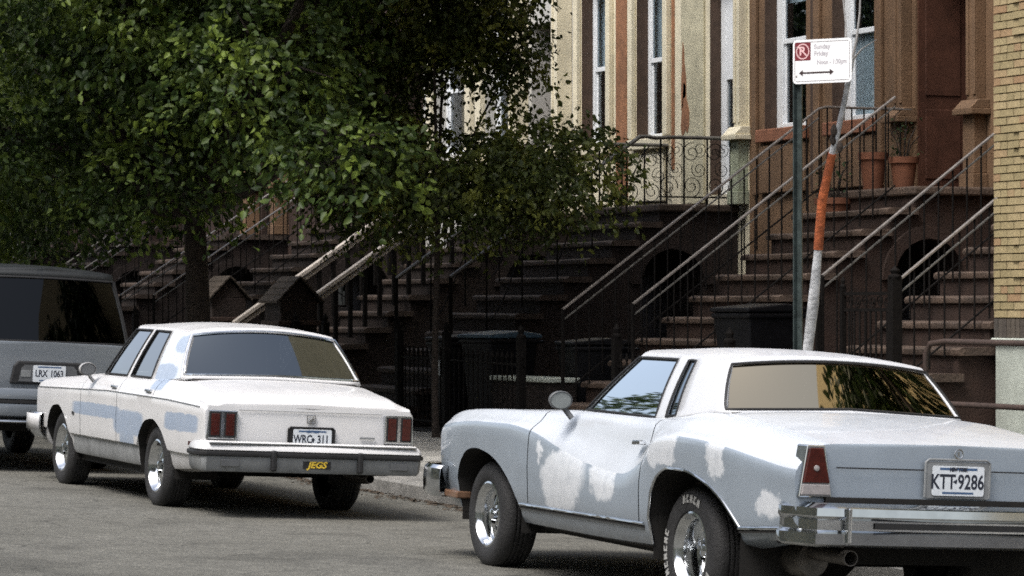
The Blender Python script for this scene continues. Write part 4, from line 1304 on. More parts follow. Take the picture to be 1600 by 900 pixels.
def paint(name, base, patch=None, pcol=None, metal=0.0, rough=0.38, coat=0.5, wob=0.03, ws=9.0, low=None, dirt=0.45, soft=(0.65, 1.2), mott=0.6):
    m, t, p = newmat(name)
    co = coords(t)
    n = nd(t, 'ShaderNodeTexNoise', Scale=2.2, Detail=8.0, Roughness=0.65); t.links.new(co, n.inputs['Vector'])
    c = ramp(t, n.outputs[0], [(0.3, tuple(x * 0.92 for x in base)), (0.7, tuple(min(1, x * 1.06) for x in base))])
    if patch:
        f = patches(t, co, patch, wob, ws, soft, mott)
        c = mixc(t, f, c, pcol)
    # road film low on the body, in a ragged band
    sep = t.nodes.new('ShaderNodeSeparateXYZ'); t.links.new(co, sep.inputs[0])
    n2 = nd(t, 'ShaderNodeTexNoise', Scale=11.0, Detail=8.0, Roughness=0.7); t.links.new(co, n2.inputs['Vector'])
    mr = t.nodes.new('ShaderNodeMapRange'); mr.inputs['From Min'].default_value = 0.52; mr.inputs['From Max'].default_value = 0.28
    t.links.new(sep.outputs[2], mr.inputs['Value'])
    mu = nd(t, 'ShaderNodeMath', operation='MULTIPLY'); t.links.new(mr.outputs[0], mu.inputs[0]); t.links.new(n2.outputs[0], mu.inputs[1])
    mu2 = nd(t, 'ShaderNodeMath', operation='MULTIPLY'); t.links.new(mu.outputs[0], mu2.inputs[0]); mu2.inputs[1].default_value = dirt * 2.2; mu2.use_clamp = True
    c = mixc(t, mu2.outputs[0], c, (0.10, 0.095, 0.085))
    t.links.new(c, p.inputs['Base Color'])
    rr = ramp(t, n2.outputs[0], [(0.3, g3(rough * 0.8)), (0.7, g3(min(1, rough * 1.3)))])
    t.links.new(rr, p.inputs['Roughness'])
    p.inputs['Metallic'].default_value = metal
    p.inputs['Coat Weight'].default_value = coat
    p.inputs['Coat Roughness'].default_value = 0.06
    nb = nd(t, 'ShaderNodeTexNoise', Scale=2.6, Detail=2.0); t.links.new(co, nb.inputs['Vector'])
    b = nd(t, 'ShaderNodeBump', Strength=0.12, Distance=0.02); t.links.new(nb.outputs[0], b.inputs['Height'])
    t.links.new(b.outputs[0], p.inputs['Normal']); t.links.new(b.outputs[0], p.inputs['Coat Normal'])
    return m
coupe_patch = [(1.57, 0.60, 0.33, 0.15, 2.6), (1.60, 0.50, 0.24, 0.12, 2.6), (1.02, 0.655, 0.16, 0.16, 2.4), (0.20, 0.845, 0.21, 0.095, 4.0), (-0.49, 0.825, 0.10, 0.09, 2.2), (-1.04, 0.62, 0.10, 0.08, 2.0), (1.94, 0.74, 0.035, 0.05, 2.0)]
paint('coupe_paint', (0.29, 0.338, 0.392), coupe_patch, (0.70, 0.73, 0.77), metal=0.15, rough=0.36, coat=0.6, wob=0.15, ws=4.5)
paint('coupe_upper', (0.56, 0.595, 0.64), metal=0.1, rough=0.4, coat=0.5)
paint('coupe_roof', (0.55, 0.565, 0.59), rough=0.45, coat=0.35)
sedan_patch = [(1.55, 0.665, 0.72, 0.055, 6.0), (0.62, 0.60, 0.42, 0.10, 5.0), (0.66, 0.48, 0.20, 0.12, 5.0), (-0.73, 0.665, 0.40, 0.07, 6.0), (0.02, 0.93, 0.16, 0.05, 4.0)]
paint('sedan_paint', (0.63, 0.63, 0.635), sedan_patch, (0.32, 0.39, 0.50), rough=0.4, coat=0.4, wob=0.022, ws=12.0, soft=(0.5, 1.25), mott=0.85)
paint('sedan_pillar', (0.60, 0.65, 0.72), [(0.10, 1.02, 0.3, 0.07, 3.0), (-0.1, 1.25, 0.2, 0.07, 3.0)], (0.34, 0.41, 0.52), rough=0.5, coat=0.2, mott=0.8)
plain('mirror_dark', (0.16, 0.175, 0.175), 0.25, var=0.2)
paint('van_shaded', (0.010, 0.012, 0.013), metal=0.0, rough=0.5, coat=0.1)  # near black: tree shade put into the roof and pillar colour
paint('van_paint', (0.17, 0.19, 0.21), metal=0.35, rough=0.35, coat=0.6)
plain('chrome', (0.62, 0.64, 0.66), 0.12, metal=1.0, var=0.12, scale=9.0, stain=0.25)
plain('chrome_dull', (0.42, 0.43, 0.44), 0.3, metal=1.0, var=0.25, scale=12.0, stain=0.4)
plain('wheel_chrome', (0.66, 0.68, 0.70), 0.14, metal=1.0, var=0.12, scale=9.0)
plain('grey_plastic', (0.10, 0.105, 0.11), 0.5, var=0.15, scale=9.0)
plain('bumper_grey', (0.22, 0.23, 0.235), 0.55, var=0.2, scale=9.0, stain=0.3)
plain('sill_grey', (0.27, 0.28, 0.285), 0.5, var=0.2, scale=9.0, stain=0.4)
plain('black_rubber', (0.012, 0.012, 0.013), 0.6, var=0.3, scale=9.0)
plain('tyre', (0.018, 0.018, 0.019), 0.75, var=0.35, scale=12.0, bump=0.3, bscale=60)
plain('tyre_letter', (0.32, 0.32, 0.31), 0.8, var=0.2, scale=30.0)
plain('under', (0.010, 0.009, 0.008), 0.9, var=0.3)
plain('interior', (0.035, 0.03, 0.028), 0.85, var=0.25, scale=10.0)
plain('seat', (0.11, 0.095, 0.08), 0.85, var=0.2, scale=10.0)
plain('exhaust', (0.12, 0.11, 0.10), 0.5, metal=0.7, var=0.4, scale=14.0)
plain('lens_red', (0.055, 0.010, 0.007), 0.15, var=0.35, scale=30.0)
plain('lens_amber', (0.17, 0.10, 0.065), 0.2, var=0.2, scale=30.0)
plain('lens_white', (0.30, 0.28, 0.28), 0.2, var=0.2, scale=30.0)
plain('plate_white', (0.66, 0.70, 0.74), 0.4, var=0.08, scale=25.0)
plain('plate_blue', (0.05, 0.10, 0.20), 0.5, var=0.2, scale=25.0)
plain('plate_ink', (0.012, 0.016, 0.03), 0.5, var=0.1)
plain('sticker_yellow', (0.75, 0.52, 0.05), 0.5, var=0.12, scale=30.0)
glassmat('car_glass', (0.34, 0.36, 0.36), 1.55, 0.015, 1.9)
glassmat('car_glass_dark', (0.07, 0.075, 0.08), 1.6, 0.02, 2.6, (0.82, 0.92, 1.0))
glassmat('warm_sky_glass', (0.05, 0.045, 0.04), 1.6, 0.02, 8.0, (1.0, 0.84, 0.58))  # tan tint and high boost put a bright warm sky into the reflection
glassmat('side_glass', (0.30, 0.32, 0.33), 1.6, 0.02, 5.0, (0.9, 0.97, 1.0))  # reflection boosted to make up for a dim sky
glassmat('van_glass', (0.03, 0.032, 0.035), 1.4, 0.02, 0.7)
glassmat('mirror_glass', (0.1, 0.1, 0.1), 3.0, 0.02, 2.5)

# ------------------------------------------------------------------ car body surfaces
def shell(keys, ys_, arches, nsub, jside):
    """half-body grid from key sections. keys: (y, [(x, z)...]) bottom to centre line; arches: lists of (y, z) over each wheel."""
    yk = np.array([k[0] for k in keys]); S = np.array([k[1] for k in keys], float)
    o = np.argsort(yk); yk, S = yk[o], S[o]
    ys_ = np.array(sorted(ys_))
    sec = pchip(yk, S, ys_)
    K = S.shape[1]
    ch = np.linalg.norm(np.diff(S, axis=1), axis=2).mean(0)
    tk = np.concatenate([[0], np.cumsum(np.maximum(ch, 1e-3))])
    tt, seg = [tk[0]], []
    for k in range(K - 1):
        for s in range(1, nsub[k] + 1):
            tt.append(tk[k] + (tk[k + 1] - tk[k]) * s / nsub[k]); seg.append(k)
    fine = pchip(tk, np.swapaxes(sec, 0, 1), np.array(tt))       # (M, N, 2)
    fine = np.swapaxes(fine, 0, 1)
    jmax = sum(nsub[:jside])
    for i, y in enumerate(ys_):
        for A in arches:
            if A[0][0] < y < A[-1][0]:
                za = float(pchip([a[0] for a in A], [[a[1]] for a in A], [y])[0, 0])
                zz, xx = fine[i, :jmax + 1, 1].copy(), fine[i, :jmax + 1, 0].copy()
                xa = np.interp(za, zz, xx)
                for j in range(jmax + 1):
                    if zz[j] < za: fine[i, j] = (xa, za)
    P = np.zeros((len(ys_), fine.shape[1], 3))
    P[:, :, 0] = fine[:, :, 0]; P[:, :, 2] = fine[:, :, 1]; P[:, :, 1] = ys_[:, None]
    return ys_, P, seg

def shell_parts(ys_, P, seg, part, car, warp=None):
    """part(ymid, seg, side) -> (name, material) or None; one mesh per key."""
    bins = {}
    N, M = P.shape[:2]
    Q = P.copy()
    if warp: Q = warp(Q)
    for i in range(N - 1):
        ym = (ys_[i] + ys_[i + 1]) / 2
        if ys_[i + 1] - ys_[i] < 1e-9: continue
        for j in range(M - 1):
            for s in (-1, 1):
                k = part(ym, seg[j], s)
                if k is None: continue
                a, b, c, d = Q[i, j], Q[i, j + 1], Q[i + 1, j + 1], Q[i + 1, j]
                L = bins.setdefault((k[0],) + tuple(k[2:]), MB())
                L.mats = getattr(L, 'mats', [])
                if k[1] not in L.mats: L.mats.append(k[1])
                L.mi.append(L.mats.index(k[1]))
                vs = [(s * p[0], p[1], p[2]) for p in (a, b, c, d)]
                L.add(vs, [(0, 1, 2, 3)] if s < 0 else [(3, 2, 1, 0)])
    out = {}
    for k, L in bins.items():
        # flip so that normals look outward
        o = L.build(k[0], L.mats[0], car, smooth=38, merge=2e-5)
        for m_ in L.mats[1:]: o.data.materials.append(MATS[m_])
        out[k] = o
    return out, Q

def end_cap(Q, i, car, mat, name, bow, flip, zmax=None, jr=None):
    """closes the body at station i across the car, bowed outward by bow in the middle."""
    sec = Q[i]
    us = np.linspace(-1, 1, 15)
    rows = []
    for p in sec:
        rows.append([(p[0] * u, p[1] + bow * (1 - u * u), p[2]) for u in us])
    return MB().grid(rows, flip=flip).build(name, mat, car, smooth=40, merge=1e-4)

def arch_liner(car, A, P, ys_, xin=0.45, lip=None, lipr=0.011):
    """dark wheel house behind the arch edge, and optionally a bright lip along it."""
    yy = [y for y in ys_ if A[0][0] < y < A[-1][0]]
    rows = {-1: [], 1: []}
    for i, y in enumerate(ys_):
        if A[0][0] < y < A[-1][0]:
            p = P[i, 0]
            for s in (-1, 1):
                rows[s].append([(s * p[0] * 0.995, p[1], p[2]), (s * xin, p[1], p[2] + 0.02)])
    for s in (-1, 1):
        r_ = rows[s]
        r_ = [[(a[0], a[1], 0.22), (b[0], b[1], 0.22)] for a, b in r_[:1]] + r_ + [[(a[0], a[1], 0.22), (b[0], b[1], 0.22)] for a, b in r_[-1:]]
        MB().grid(r_, flip=(s > 0)).build('wheel_house', 'under', car)
        if lip:
            pts = [q[0] for q in rows[s]]
            MB().tube([(p[0] + s * 0.004, p[1], p[2]) for p in pts], lipr, 6).build('arch_lip', lip, car, smooth=60)

def greenhouse(car, stations, roofz, body, t0=0.07, t1=0.93, bulge=0.015, trim='black_rubber', tr=0.009, glass='car_glass', nt=9, trims={}, roofmat=None, crown=3.0, gl={}):
    """stations for one half, windscreen centre to rear-window centre: (belt xyz, roof xyz, kind to next[, t0, t1]).
    kind 'p' = pillar, otherwise the name of a pane."""
    st = []
    n = len(stations)
    for k in range(n - 1):
        B0, R0, kind = stations[k][:3]
        B1, R1 = stations[k + 1][:2]
        m = 8 if kind in ('windshield', 'rear_window') else (5 if kind == 'p' else 6)
        for q in range(m):
            u = q / m
            # windscreen and rear window bow in plan
            e = 1 - (1 - u) ** 2 if False else u
            B = Vector(B0).lerp(Vector(B1), e); R_ = Vector(R0).lerp(Vector(R1), e)
            if kind == 'windshield':
                f = 1 - (1 - u) ** 2; dy = (B0[1] - B1[1]); B.y = B0[1] - dy * u * u; R_.y = R0[1] - (R0[1] - R1[1]) * u * u
                R_.z = R0[2] - (R0[2] - R1[2]) * u * u
            if kind == 'rear_window':
                v = 1 - u; B.y = B1[1] + (B0[1] - B1[1]) * v * v; R_.y = R1[1] + (R0[1] - R1[1]) * v * v; R_.z = R1[2] + (R0[2] - R1[2]) * v * v
            st.append((B, R_, kind, k))
    st.append((Vector(stations[-1][0]), Vector(stations[-1][1]), 'p', n - 1))
    ts = [0, t0] + [t0 + (t1 - t0) * i / nt for i in range(1, nt)] + [t1, 1]
    def S(B, R_, t, s):
        p = B.lerp(R_, t)
        bl = bulge * 4 * t * (1 - t)
        h = Vector((p.x, 0, 0))
        return (s * (p.x + (bl if p.x > 0.3 else bl * p.x / 0.3)), p.y, p.z)
    fr, panes = {}, {}
    bodym = MB()
    for i in range(len(st) - 1):
        B0, R0, kind, k = st[i]; B1, R1 = st[i + 1][:2]
        for j in range(len(ts) - 1):
            mid = 0 < j < len(ts) - 2
            for s in (-1, 1):
                q = [S(B0, R0, ts[j], s), S(B1, R1, ts[j], s), S(B1, R1, ts[j + 1], s), S(B0, R0, ts[j + 1], s)]
                q = q if s < 0 else q[::-1]
                if kind == 'p' or not mid:
                    bodym.add(q, [(0, 1, 2, 3)])
                else:
                    key = (kind, 0 if kind in ('windshield', 'rear_window') else s)
                    panes.setdefault(key, MB()).add(q, [(0, 1, 2, 3)])
    # roof
    rl = MB()
    us = [0, 0.04, 0.1, 0.2, 0.35, 0.55, 0.78, 1.0]
    for s in (-1, 1):
        rows = []
        for B, R_, kind, k in st:
            row = []
            for u in us:
                c = 1 - (1 - u) ** crown
                row.append((s * R_.x * (1 - u), R_.y, R_.z + (roofz(R_.y) - R_.z) * c))
            rows.append(row)
        rl.grid(rows, flip=(s > 0))
    bo = bodym.build('pillars', body, car, smooth=35, merge=2e-5, solid=0.022)
    rf = rl.build('roof', roofmat or body, car, smooth=50, merge=2e-5)
    for (kind, s), m_ in panes.items():
        o = m_.build(kind, gl.get(kind, glass), car, smooth=60, merge=2e-5)
        # set the pane a little into its frame
        for v in o.data.vertices:
            v.co.x *= 0.985
            if kind == 'windshield': v.co.y -= 0.012
            if kind == 'rear_window': v.co.y += 0.012
        # frame line
        tm = trims.get(kind, trim)
        if tm:
            k_ = [i for i, q in enumerate(st) if q[2] == kind]
            i0, i1 = k_[0], k_[-1] + 1
            sides = (-1, 1) if s == 0 else (s,)
            for ss in ([s] if s else [0]):
                if ss:
                    loop = [S(st[i][0], st[i][1], t0, ss) for i in range(i0, i1 + 1)] + [S(st[i1][0], st[i1][1], t, ss) for t in ts[2:-2]] + \
                           [S(st[i][0], st[i][1], t1, ss) for i in range(i1, i0 - 1, -1)] + [S(st[i0][0], st[i0][1], t, ss) for t in reversed(ts[2:-2])]
                else:
                    rng = list(range(i0, i1 + 1))
                    if kind == 'windshield':
                        lo = [S(st[i][0], st[i][1], t0, -1) for i in reversed(rng)] + [S(st[i][0], st[i][1], t0, 1) for i in rng[1:]]
                        up = [S(st[i1][0], st[i1][1], t, 1) for t in ts[2:-2]] + [S(st[i][0], st[i][1], t1, 1) for i in reversed(rng)] + [S(st[i][0], st[i][1], t1, -1) for i in rng[1:]] + [S(st[i1][0], st[i1][1], t, -1) for t in reversed(ts[2:-2])]
                    else:
                        lo = [S(st[i][0], st[i][1], t0, -1) for i in rng] + [S(st[i][0], st[i][1], t0, 1) for i in reversed(rng[:-1])]
                        up = [S(st[i0][0], st[i0][1], t, 1) for t in ts[2:-2]] + [S(st[i][0], st[i][1], t1, 1) for i in rng] + [S(st[i][0], st[i][1], t1, -1) for i in reversed(rng[:-1])] + [S(st[i0][0], st[i0][1], t, -1) for t in reversed(ts[2:-2])]
                    loop = lo + up
                MB().tube(loop, tr, 5, closed=True).build('trim', tm, o, smooth=60)
    return bo, rf

def wheel(car, x, y, rad, width, rimr, s, dish=0.06, letters=None, spokes=5):
    """tyre with a chrome slotted rim; s = -1 for the left side (outer face towards -x)."""
    mb = MB()
    hw = width / 2
    pr = [(rimr, -hw * 0.82), (rimr + 0.012, -hw * 0.93), (rimr + (rad - rimr) * 0.5, -hw), (rad - 0.035, -hw * 0.93), (rad - 0.012, -hw * 0.78), (rad, -hw * 0.6)]
    for k in (-0.35, -0.12, 0.12, 0.35):
        pr += [(rad, hw * (k - 0.06)), (rad - 0.008, hw * (k - 0.05)), (rad - 0.008, hw * (k + 0.05)), (rad, hw * (k + 0.06))]
    pr += [(rad, hw * 0.6), (rad - 0.012, hw * 0.78), (rad - 0.035, hw * 0.93), (rimr + (rad - rimr) * 0.5, hw), (rimr + 0.012, hw * 0.93), (rimr, hw * 0.82)]
    mb.lathe([(a, b * (-s)) for a, b in pr] if s > 0 else pr, 40, 'x')
    T = mb.build('tyre', 'tyre', car, smooth=40)
    T.location = (x, y, rad - 0.006)
    # rim: rolled lip, stepped barrel, disc with slots, hub
    o_ = -hw * 0.86
    lip = [(rimr + 0.008, o_ + 0.012), (rimr + 0.010, o_ - 0.004), (rimr - 0.002, o_ - 0.008), (rimr - 0.012, o_ + 0.004), (rimr - 0.018, o_ + 0.03), (rimr - 0.03, o_ + 0.04), (rimr - 0.034, o_ + dish), (rimr - 0.05, o_ + dish + 0.012), (rimr - 0.05, hw * 0.8)]
    m1 = MB().lathe(lip, 40, 'x')
    rm = m1.build('rim', 'wheel_chrome', T, smooth=40)
    if s > 0: rm.rotation_euler = (0, 0, math.pi)
    r1, r0, xo = rimr - 0.04, 0.062, o_ + dish
    m2 = MB()
    for k in range(spokes):
        a0 = 2 * math.pi * k / spokes + 0.3
        rows = []
        for i in range(6):
            u = i / 5
            rr = r0 + (r1 - r0) * u
            ha = (0.42 - 0.17 * math.sin(math.pi * u * 0.9)) * (2 * math.pi / spokes) * (0.95 if u < 0.9 else 1.1)
            row = []
            for j in range(7):
                v = j / 6 * 2 - 1
                a = a0 + ha * v
                hgt = -0.030 * (1 - u) - 0.022 * (1 - v * v)
                row.append((xo + hgt + 0.02, rr * math.cos(a), rr * math.sin(a)))
            rows.append(row)
        m2.grid(rows, flip=True)
    m2.lathe([(0.0, xo - 0.055), (0.025, xo - 0.055), (0.036, xo - 0.048), (0.040, xo - 0.02), (0.064, xo - 0.014), (0.07, xo + 0.02)], 20, 'x')
    m2.build('spokes', 'wheel_chrome', rm, smooth=45)
    m3 = MB().lathe([(0.0, xo + 0.05), (rimr - 0.035, xo + 0.05)], 24, 'x')
    m3.build('brake_drum', 'under', rm)
    if letters:
        for ang, txt in letters:
            n = len(txt)
            for q, ch in enumerate(txt):
                me = text_mesh(ch, 0.055, 0.0006, bold=0.0015)
                o = link('raised_letter', me, 'tyre_letter', T)
                a = ang - (q - (n - 1) / 2) * 0.17
                rr = rimr + (rad - rimr) * 0.52
                # letters stand radially on the sidewall facing -x; their tops point outward
                M = Matrix(((0, 0, -1), (math.sin(a), -math.cos(a) * 1, 0), (-math.cos(a) * -1, math.sin(a), 0)))
                tv = Vector((0, -math.sin(a - math.pi / 2) * 0 + math.cos(a), math.sin(a)))     # radial
                rv = Vector((0, 0, -1)).cross(Vector((0, 0, 0)))
                up = tv
                nrm = Vector((-1, 0, 0))
                rt = up.cross(nrm)
                M = Matrix((rt, up, nrm)).transposed().to_4x4()
                M.translation = Vector((-hw - 0.0006, rr * math.cos(a), rr * math.sin(a)))
                o.matrix_local = M
    return T

def plate(car, x, y, z, txt, mark, tilt=0.0, w_=0.305, h_=0.152, mid=None, size=0.086, ink='plate_ink', faded=None):
    m = rounded(w_, h_, 0.012, 0.003)
    P_ = m.build('licence_plate', 'plate_white', car)
    P_.location = (x, y, z); P_.rotation_euler = (R(90) + tilt, 0, 0)
    for (s, u, v, sz, mt) in txt:
        o = link('characters', text_mesh(s, sz, 0.0005, xs=0.74, bold=0.0022), mt, P_); o.location = (u, v, 0.0034)
    if mark:
        mk, u, v = mark
        o = link('emblem', MB().prism(mk, 'z', 0, 0.0008).mesh('emblem'), ink, P_); o.location = (u, v, 0.0032)
    b = MB().box(-w_ * 0.36, w_ * 0.36, h_ * 0.36, h_ * 0.44, 0.003, 0.0036); b.build('band', 'plate_blue', P_)
    b = MB().box(-w_ * 0.30, w_ * 0.30, -h_ * 0.44, -h_ * 0.37, 0.003, 0.0036); b.build('band', 'plate_blue', P_)
    return P_

def lin(a, b, n):
    return [a + (b - a) * i / n for i in range(n + 1)]

def seats(car, rows, hw, zb, h, mat='seat'):
    for (y, ) in rows:
        for s in (-1, 1):
            mb = MB().box(s * hw * 0.08, s * hw, y - 0.10, y + 0.42, zb, zb + 0.16)
            mb.prism([(y - 0.12, zb + 0.1), (y + 0.04, zb + 0.1), (y - 0.10, zb + h), (y - 0.22, zb + h)], 'x', s * hw * 0.08, s * hw)
            mb.build('seat', mat, car, bevel=0.05, seg=3)
def steering(car, x, y, z, r_=0.19):
    pts = [(x + r_ * math.cos(a), y - r_ * math.sin(a) * 0.45, z + r_ * math.sin(a) * 0.89) for a in [2 * math.pi * k / 24 for k in range(24)]]
    mb = MB().tube(pts, 0.014, 6, closed=True)
    mb.tube([pts[0], (x, y + 0.03, z - 0.02), pts[12]], 0.015, 5); mb.tube([(x, y + 0.03, z - 0.02), (x, y + 0.35, z - 0.18)], 0.03, 6)
    mb.build('steering_wheel', 'black_rubber', car, smooth=60)

def car_thing(name, label, X, Y, d, dz=0.0):
    o = thing(name, label, 'car', (X, Y, road_z(X, Y) + dz), (math.atan(0.0118), math.atan(0.045), -d))
    return o

# ================================================================== the silver coupe
MCX, MCY, MCD = 8.5473, 15.1102, 0.0227
CP = car_thing('coupe', 'faded silver blue two-door coupe with white sanded patches, nearest to the camera', MCX, MCY, MCD, -0.012)
#          0 sill in     1 sill low     2 trim line    3 low side     4 mid          5 under crease 6 crease       7 shoulder     8 belt         9 belt top     10            11            12 centre
def sec(ws, wt, wm, zc, wc, wsh, zsh, wb, zb, wt2, zt, zcen, sl=0.29, tl=0.39):
    return [(ws - 0.10, sl - 0.02), (ws, sl), (wt, tl), (wt + (wm - wt) * 0.7, (tl + zc) / 2 - 0.06), (wm, (tl + zc) / 2 + 0.04), (wc + 0.002, zc - 0.03), (wc - 0.008, zc + 0.004),
            (wsh - 0.012, zsh - 0.012), (wb, zb), (wt2, zt), (wt2 * 0.7, zt + (zcen - zt) * 0.55), (wt2 * 0.35, zt + (zcen - zt) * 0.88), (0.0, zcen)]
ck = [
 (4.00, sec(0.60, 0.62, 0.64, 0.70, 0.64, 0.62, 0.73, 0.60, 0.745, 0.57, 0.76, 0.78, 0.44, 0.5)),
 (3.94, sec(0.70, 0.74, 0.77, 0.735, 0.77, 0.74, 0.78, 0.70, 0.80, 0.66, 0.815, 0.83, 0.42, 0.48)),
 (3.76, sec(0.80, 0.83, 0.865, 0.79, 0.865, 0.83, 0.845, 0.78, 0.868, 0.73, 0.88, 0.885, 0.36, 0.44)),
 (3.40, sec(0.85, 0.885, 0.915, 0.835, 0.92, 0.88, 0.895, 0.82, 0.92, 0.76, 0.925, 0.925, 0.30, 0.40)),
 (2.90, sec(0.88, 0.915, 0.94, 0.86, 0.95, 0.90, 0.915, 0.83, 0.945, 0.76, 0.945, 0.955, 0.29, 0.385)),
 (2.45, sec(0.89, 0.925, 0.95, 0.865, 0.955, 0.895, 0.92, 0.82, 0.955, 0.75, 0.955, 0.975, 0.285, 0.38)),
 (2.10, sec(0.90, 0.935, 0.955, 0.84, 0.95, 0.89, 0.915, 0.82, 0.965, 0.77, 0.97, 0.985, 0.285, 0.38)),
 (1.70, sec(0.90, 0.935, 0.955, 0.765, 0.945, 0.885, 0.89, 0.83, 0.965, 0.79, 0.985, 1.0, 0.285, 0.38)),
 (1.25, sec(0.90, 0.935, 0.95, 0.69, 0.94, 0.885, 0.84, 0.84, 0.955, 0.80, 0.985, 1.0, 0.285, 0.385)),
 (0.80, sec(0.90, 0.935, 0.945, 0.66, 0.935, 0.89, 0.82, 0.85, 0.95, 0.80, 0.985, 1.0, 0.29, 0.39)),
 (0.53, sec(0.90, 0.935, 0.95, 0.74, 0.94, 0.90, 0.86, 0.86, 0.955, 0.80, 0.99, 1.02, 0.295, 0.395)),
 (0.30, sec(0.905, 0.94, 0.965, 0.885, 0.97, 0.92, 0.945, 0.86, 0.985, 0.79, 1.01, 1.06, 0.30, 0.40)),
 (0.00, sec(0.91, 0.945, 0.975, 0.91, 0.985, 0.93, 0.965, 0.85, 1.01, 0.765, 1.045, 1.08, 0.31, 0.41)),
 (-0.25, sec(0.91, 0.945, 0.975, 0.905, 0.985, 0.925, 0.96, 0.84, 1.01, 0.75, 1.045, 1.078, 0.33, 0.42)),
 (-0.60, sec(0.905, 0.94, 0.965, 0.88, 0.975, 0.92, 0.94, 0.83, 0.99, 0.74, 1.02, 1.055, 0.37, 0.44)),
 (-0.94, sec(0.89, 0.925, 0.95, 0.84, 0.955, 0.915, 0.905, 0.82, 0.96, 0.73, 0.985, 1.015, 0.42, 0.47)),
 (-1.19, sec(0.87, 0.90, 0.925, 0.81, 0.93, 0.90, 0.875, 0.81, 0.935, 0.73, 0.955, 0.975, 0.47, 0.50)),
 (-1.28, sec(0.855, 0.885, 0.91, 0.805, 0.915, 0.888, 0.865, 0.80, 0.925, 0.725, 0.942, 0.955, 0.49, 0.52)),
]
archF = [(2.22, 0.36), (2.32, 0.45), (2.46, 0.555), (2.62, 0.635), (2.80, 0.68), (2.98, 0.695), (3.14, 0.675), (3.26, 0.615), (3.34, 0.53), (3.37, 0.44), (3.375, 0.30)]
archR = [(-0.74, 0.47), (-0.66, 0.535), (-0.50, 0.635), (-0.32, 0.70), (-0.12, 0.735), (0.06, 0.735), (0.20, 0.70), (0.31, 0.62), (0.36, 0.52), (0.375, 0.42), (0.378, 0.30)]
ys_c = set()
for a, b in zip([-1.28, -0.74, 0.378, 0.53, 2.10, 2.22, 3.375, 3.76], [-0.74, 0.378, 0.53, 2.10, 2.22, 3.375, 3.76, 4.00]):
    ys_c |= set(round(v, 5) for v in lin(a, b, max(2, int((b - a) / 0.045))))
GAP = 0.006
DF, DRr = 2.10, 0.505
for v in (DF - GAP, DF + GAP, DRr - GAP, DRr + GAP, 2.02, 2.02 - 2 * GAP, -0.15, -0.15 - 0.0, -0.74 - 1e-4, -0.74 + 1e-4, 0.378 - 1e-4, 0.378 + 1e-4, 2.22 - 1e-4, 2.22 + 1e-4, 3.375 - 1e-4, 3.375 + 1e-4, 3.36, 0.372):
    ys_c.add(round(v, 5))
ysx, Pc, segc = shell(ck, ys_c, [archF, archR], [1, 2, 3, 3, 3, 2, 3, 3, 2, 2, 3, 3], 6)
def cpart(y, k, s):
    if DRr - GAP < y < DRr + GAP and k >= 2 and k <= 8: return None
    if DF - GAP < y < DF + GAP and k >= 2 and k <= 8: return None
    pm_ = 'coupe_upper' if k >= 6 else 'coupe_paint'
    if DRr < y < DF and 2 <= k <= 8: return ('door', pm_, s)
    if k >= 9:
        if -0.15 < y < 2.02 - 2 * GAP: return None
        if y > 2.02: return ('hood', 'coupe_upper')
        if y > 2.02 - 2 * GAP: return None
        return ('trunk_lid', 'coupe_upper')
    return ('side_panel', pm_, s)
cparts, Qc = shell_parts(ysx, Pc, segc, cpart, CP)
end_cap(Qc, 0, CP, 'coupe_paint', 'rear_panel', -0.012, True)
end_cap(Qc, len(ysx) - 1, CP, 'under', 'front_panel', 0.01, False)
arch_liner(CP, archF, Qc, ysx)
arch_liner(CP, archR, Qc, ysx, lip='chrome', lipr=0.010)
# chassis that closes the gaps from inside
mb = MB()
mb.box(-0.78, 0.78, -1.2, -0.78, 0.42, 0.93); mb.box(-0.78, 0.78, 0.40, 2.18, 0.24, 0.34); mb.box(-0.44, 0.44, -0.8, 0.42, 0.30, 0.60); mb.box(-0.44, 0.44, 2.15, 3.4, 0.24, 0.86)
mb.box(-0.70, 0.70, 3.4, 3.78, 0.35, 0.70)
mb.build('underbody', 'under', CP)
for s in (-1, 1):
    mb = MB(); mb.box(s * 0.80, s * 0.72, 0.40, 2.16, 0.26, 0.90); mb.build('door_lining', 'interior', CP)
MB().box(-0.70, 0.70, -0.14, -0.05, 0.6, 1.055).build('parcel_shelf', 'interior', CP)
MB().box(-0.76, 0.76, 1.62, 1.98, 0.55, 0.965).build('dashboard', 'interior', CP, bevel=0.05, seg=3)
MB().box(-0.70, 0.70, -0.06, 0.40, 0.6, 1.0).build('rear_deck', 'interior', CP)
seats(CP, [(0.95,)], 0.62, 0.45, 0.58)
steering(CP, -0.36, 1.42, 0.90)
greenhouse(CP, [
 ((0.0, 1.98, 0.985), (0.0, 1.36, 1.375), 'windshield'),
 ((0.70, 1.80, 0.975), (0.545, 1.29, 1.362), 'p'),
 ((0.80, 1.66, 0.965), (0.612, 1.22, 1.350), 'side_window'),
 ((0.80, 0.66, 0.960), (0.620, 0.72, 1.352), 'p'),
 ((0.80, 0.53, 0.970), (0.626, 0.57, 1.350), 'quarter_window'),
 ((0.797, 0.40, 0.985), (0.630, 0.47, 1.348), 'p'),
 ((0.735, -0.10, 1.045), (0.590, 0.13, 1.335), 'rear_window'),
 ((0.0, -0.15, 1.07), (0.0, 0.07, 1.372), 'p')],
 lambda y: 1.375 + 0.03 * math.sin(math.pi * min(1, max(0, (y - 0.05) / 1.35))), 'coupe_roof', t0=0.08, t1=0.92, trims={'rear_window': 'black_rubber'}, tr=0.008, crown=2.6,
 gl={'rear_window': 'warm_sky_glass', 'quarter_window': 'car_glass_dark', 'side_window': 'side_glass'})
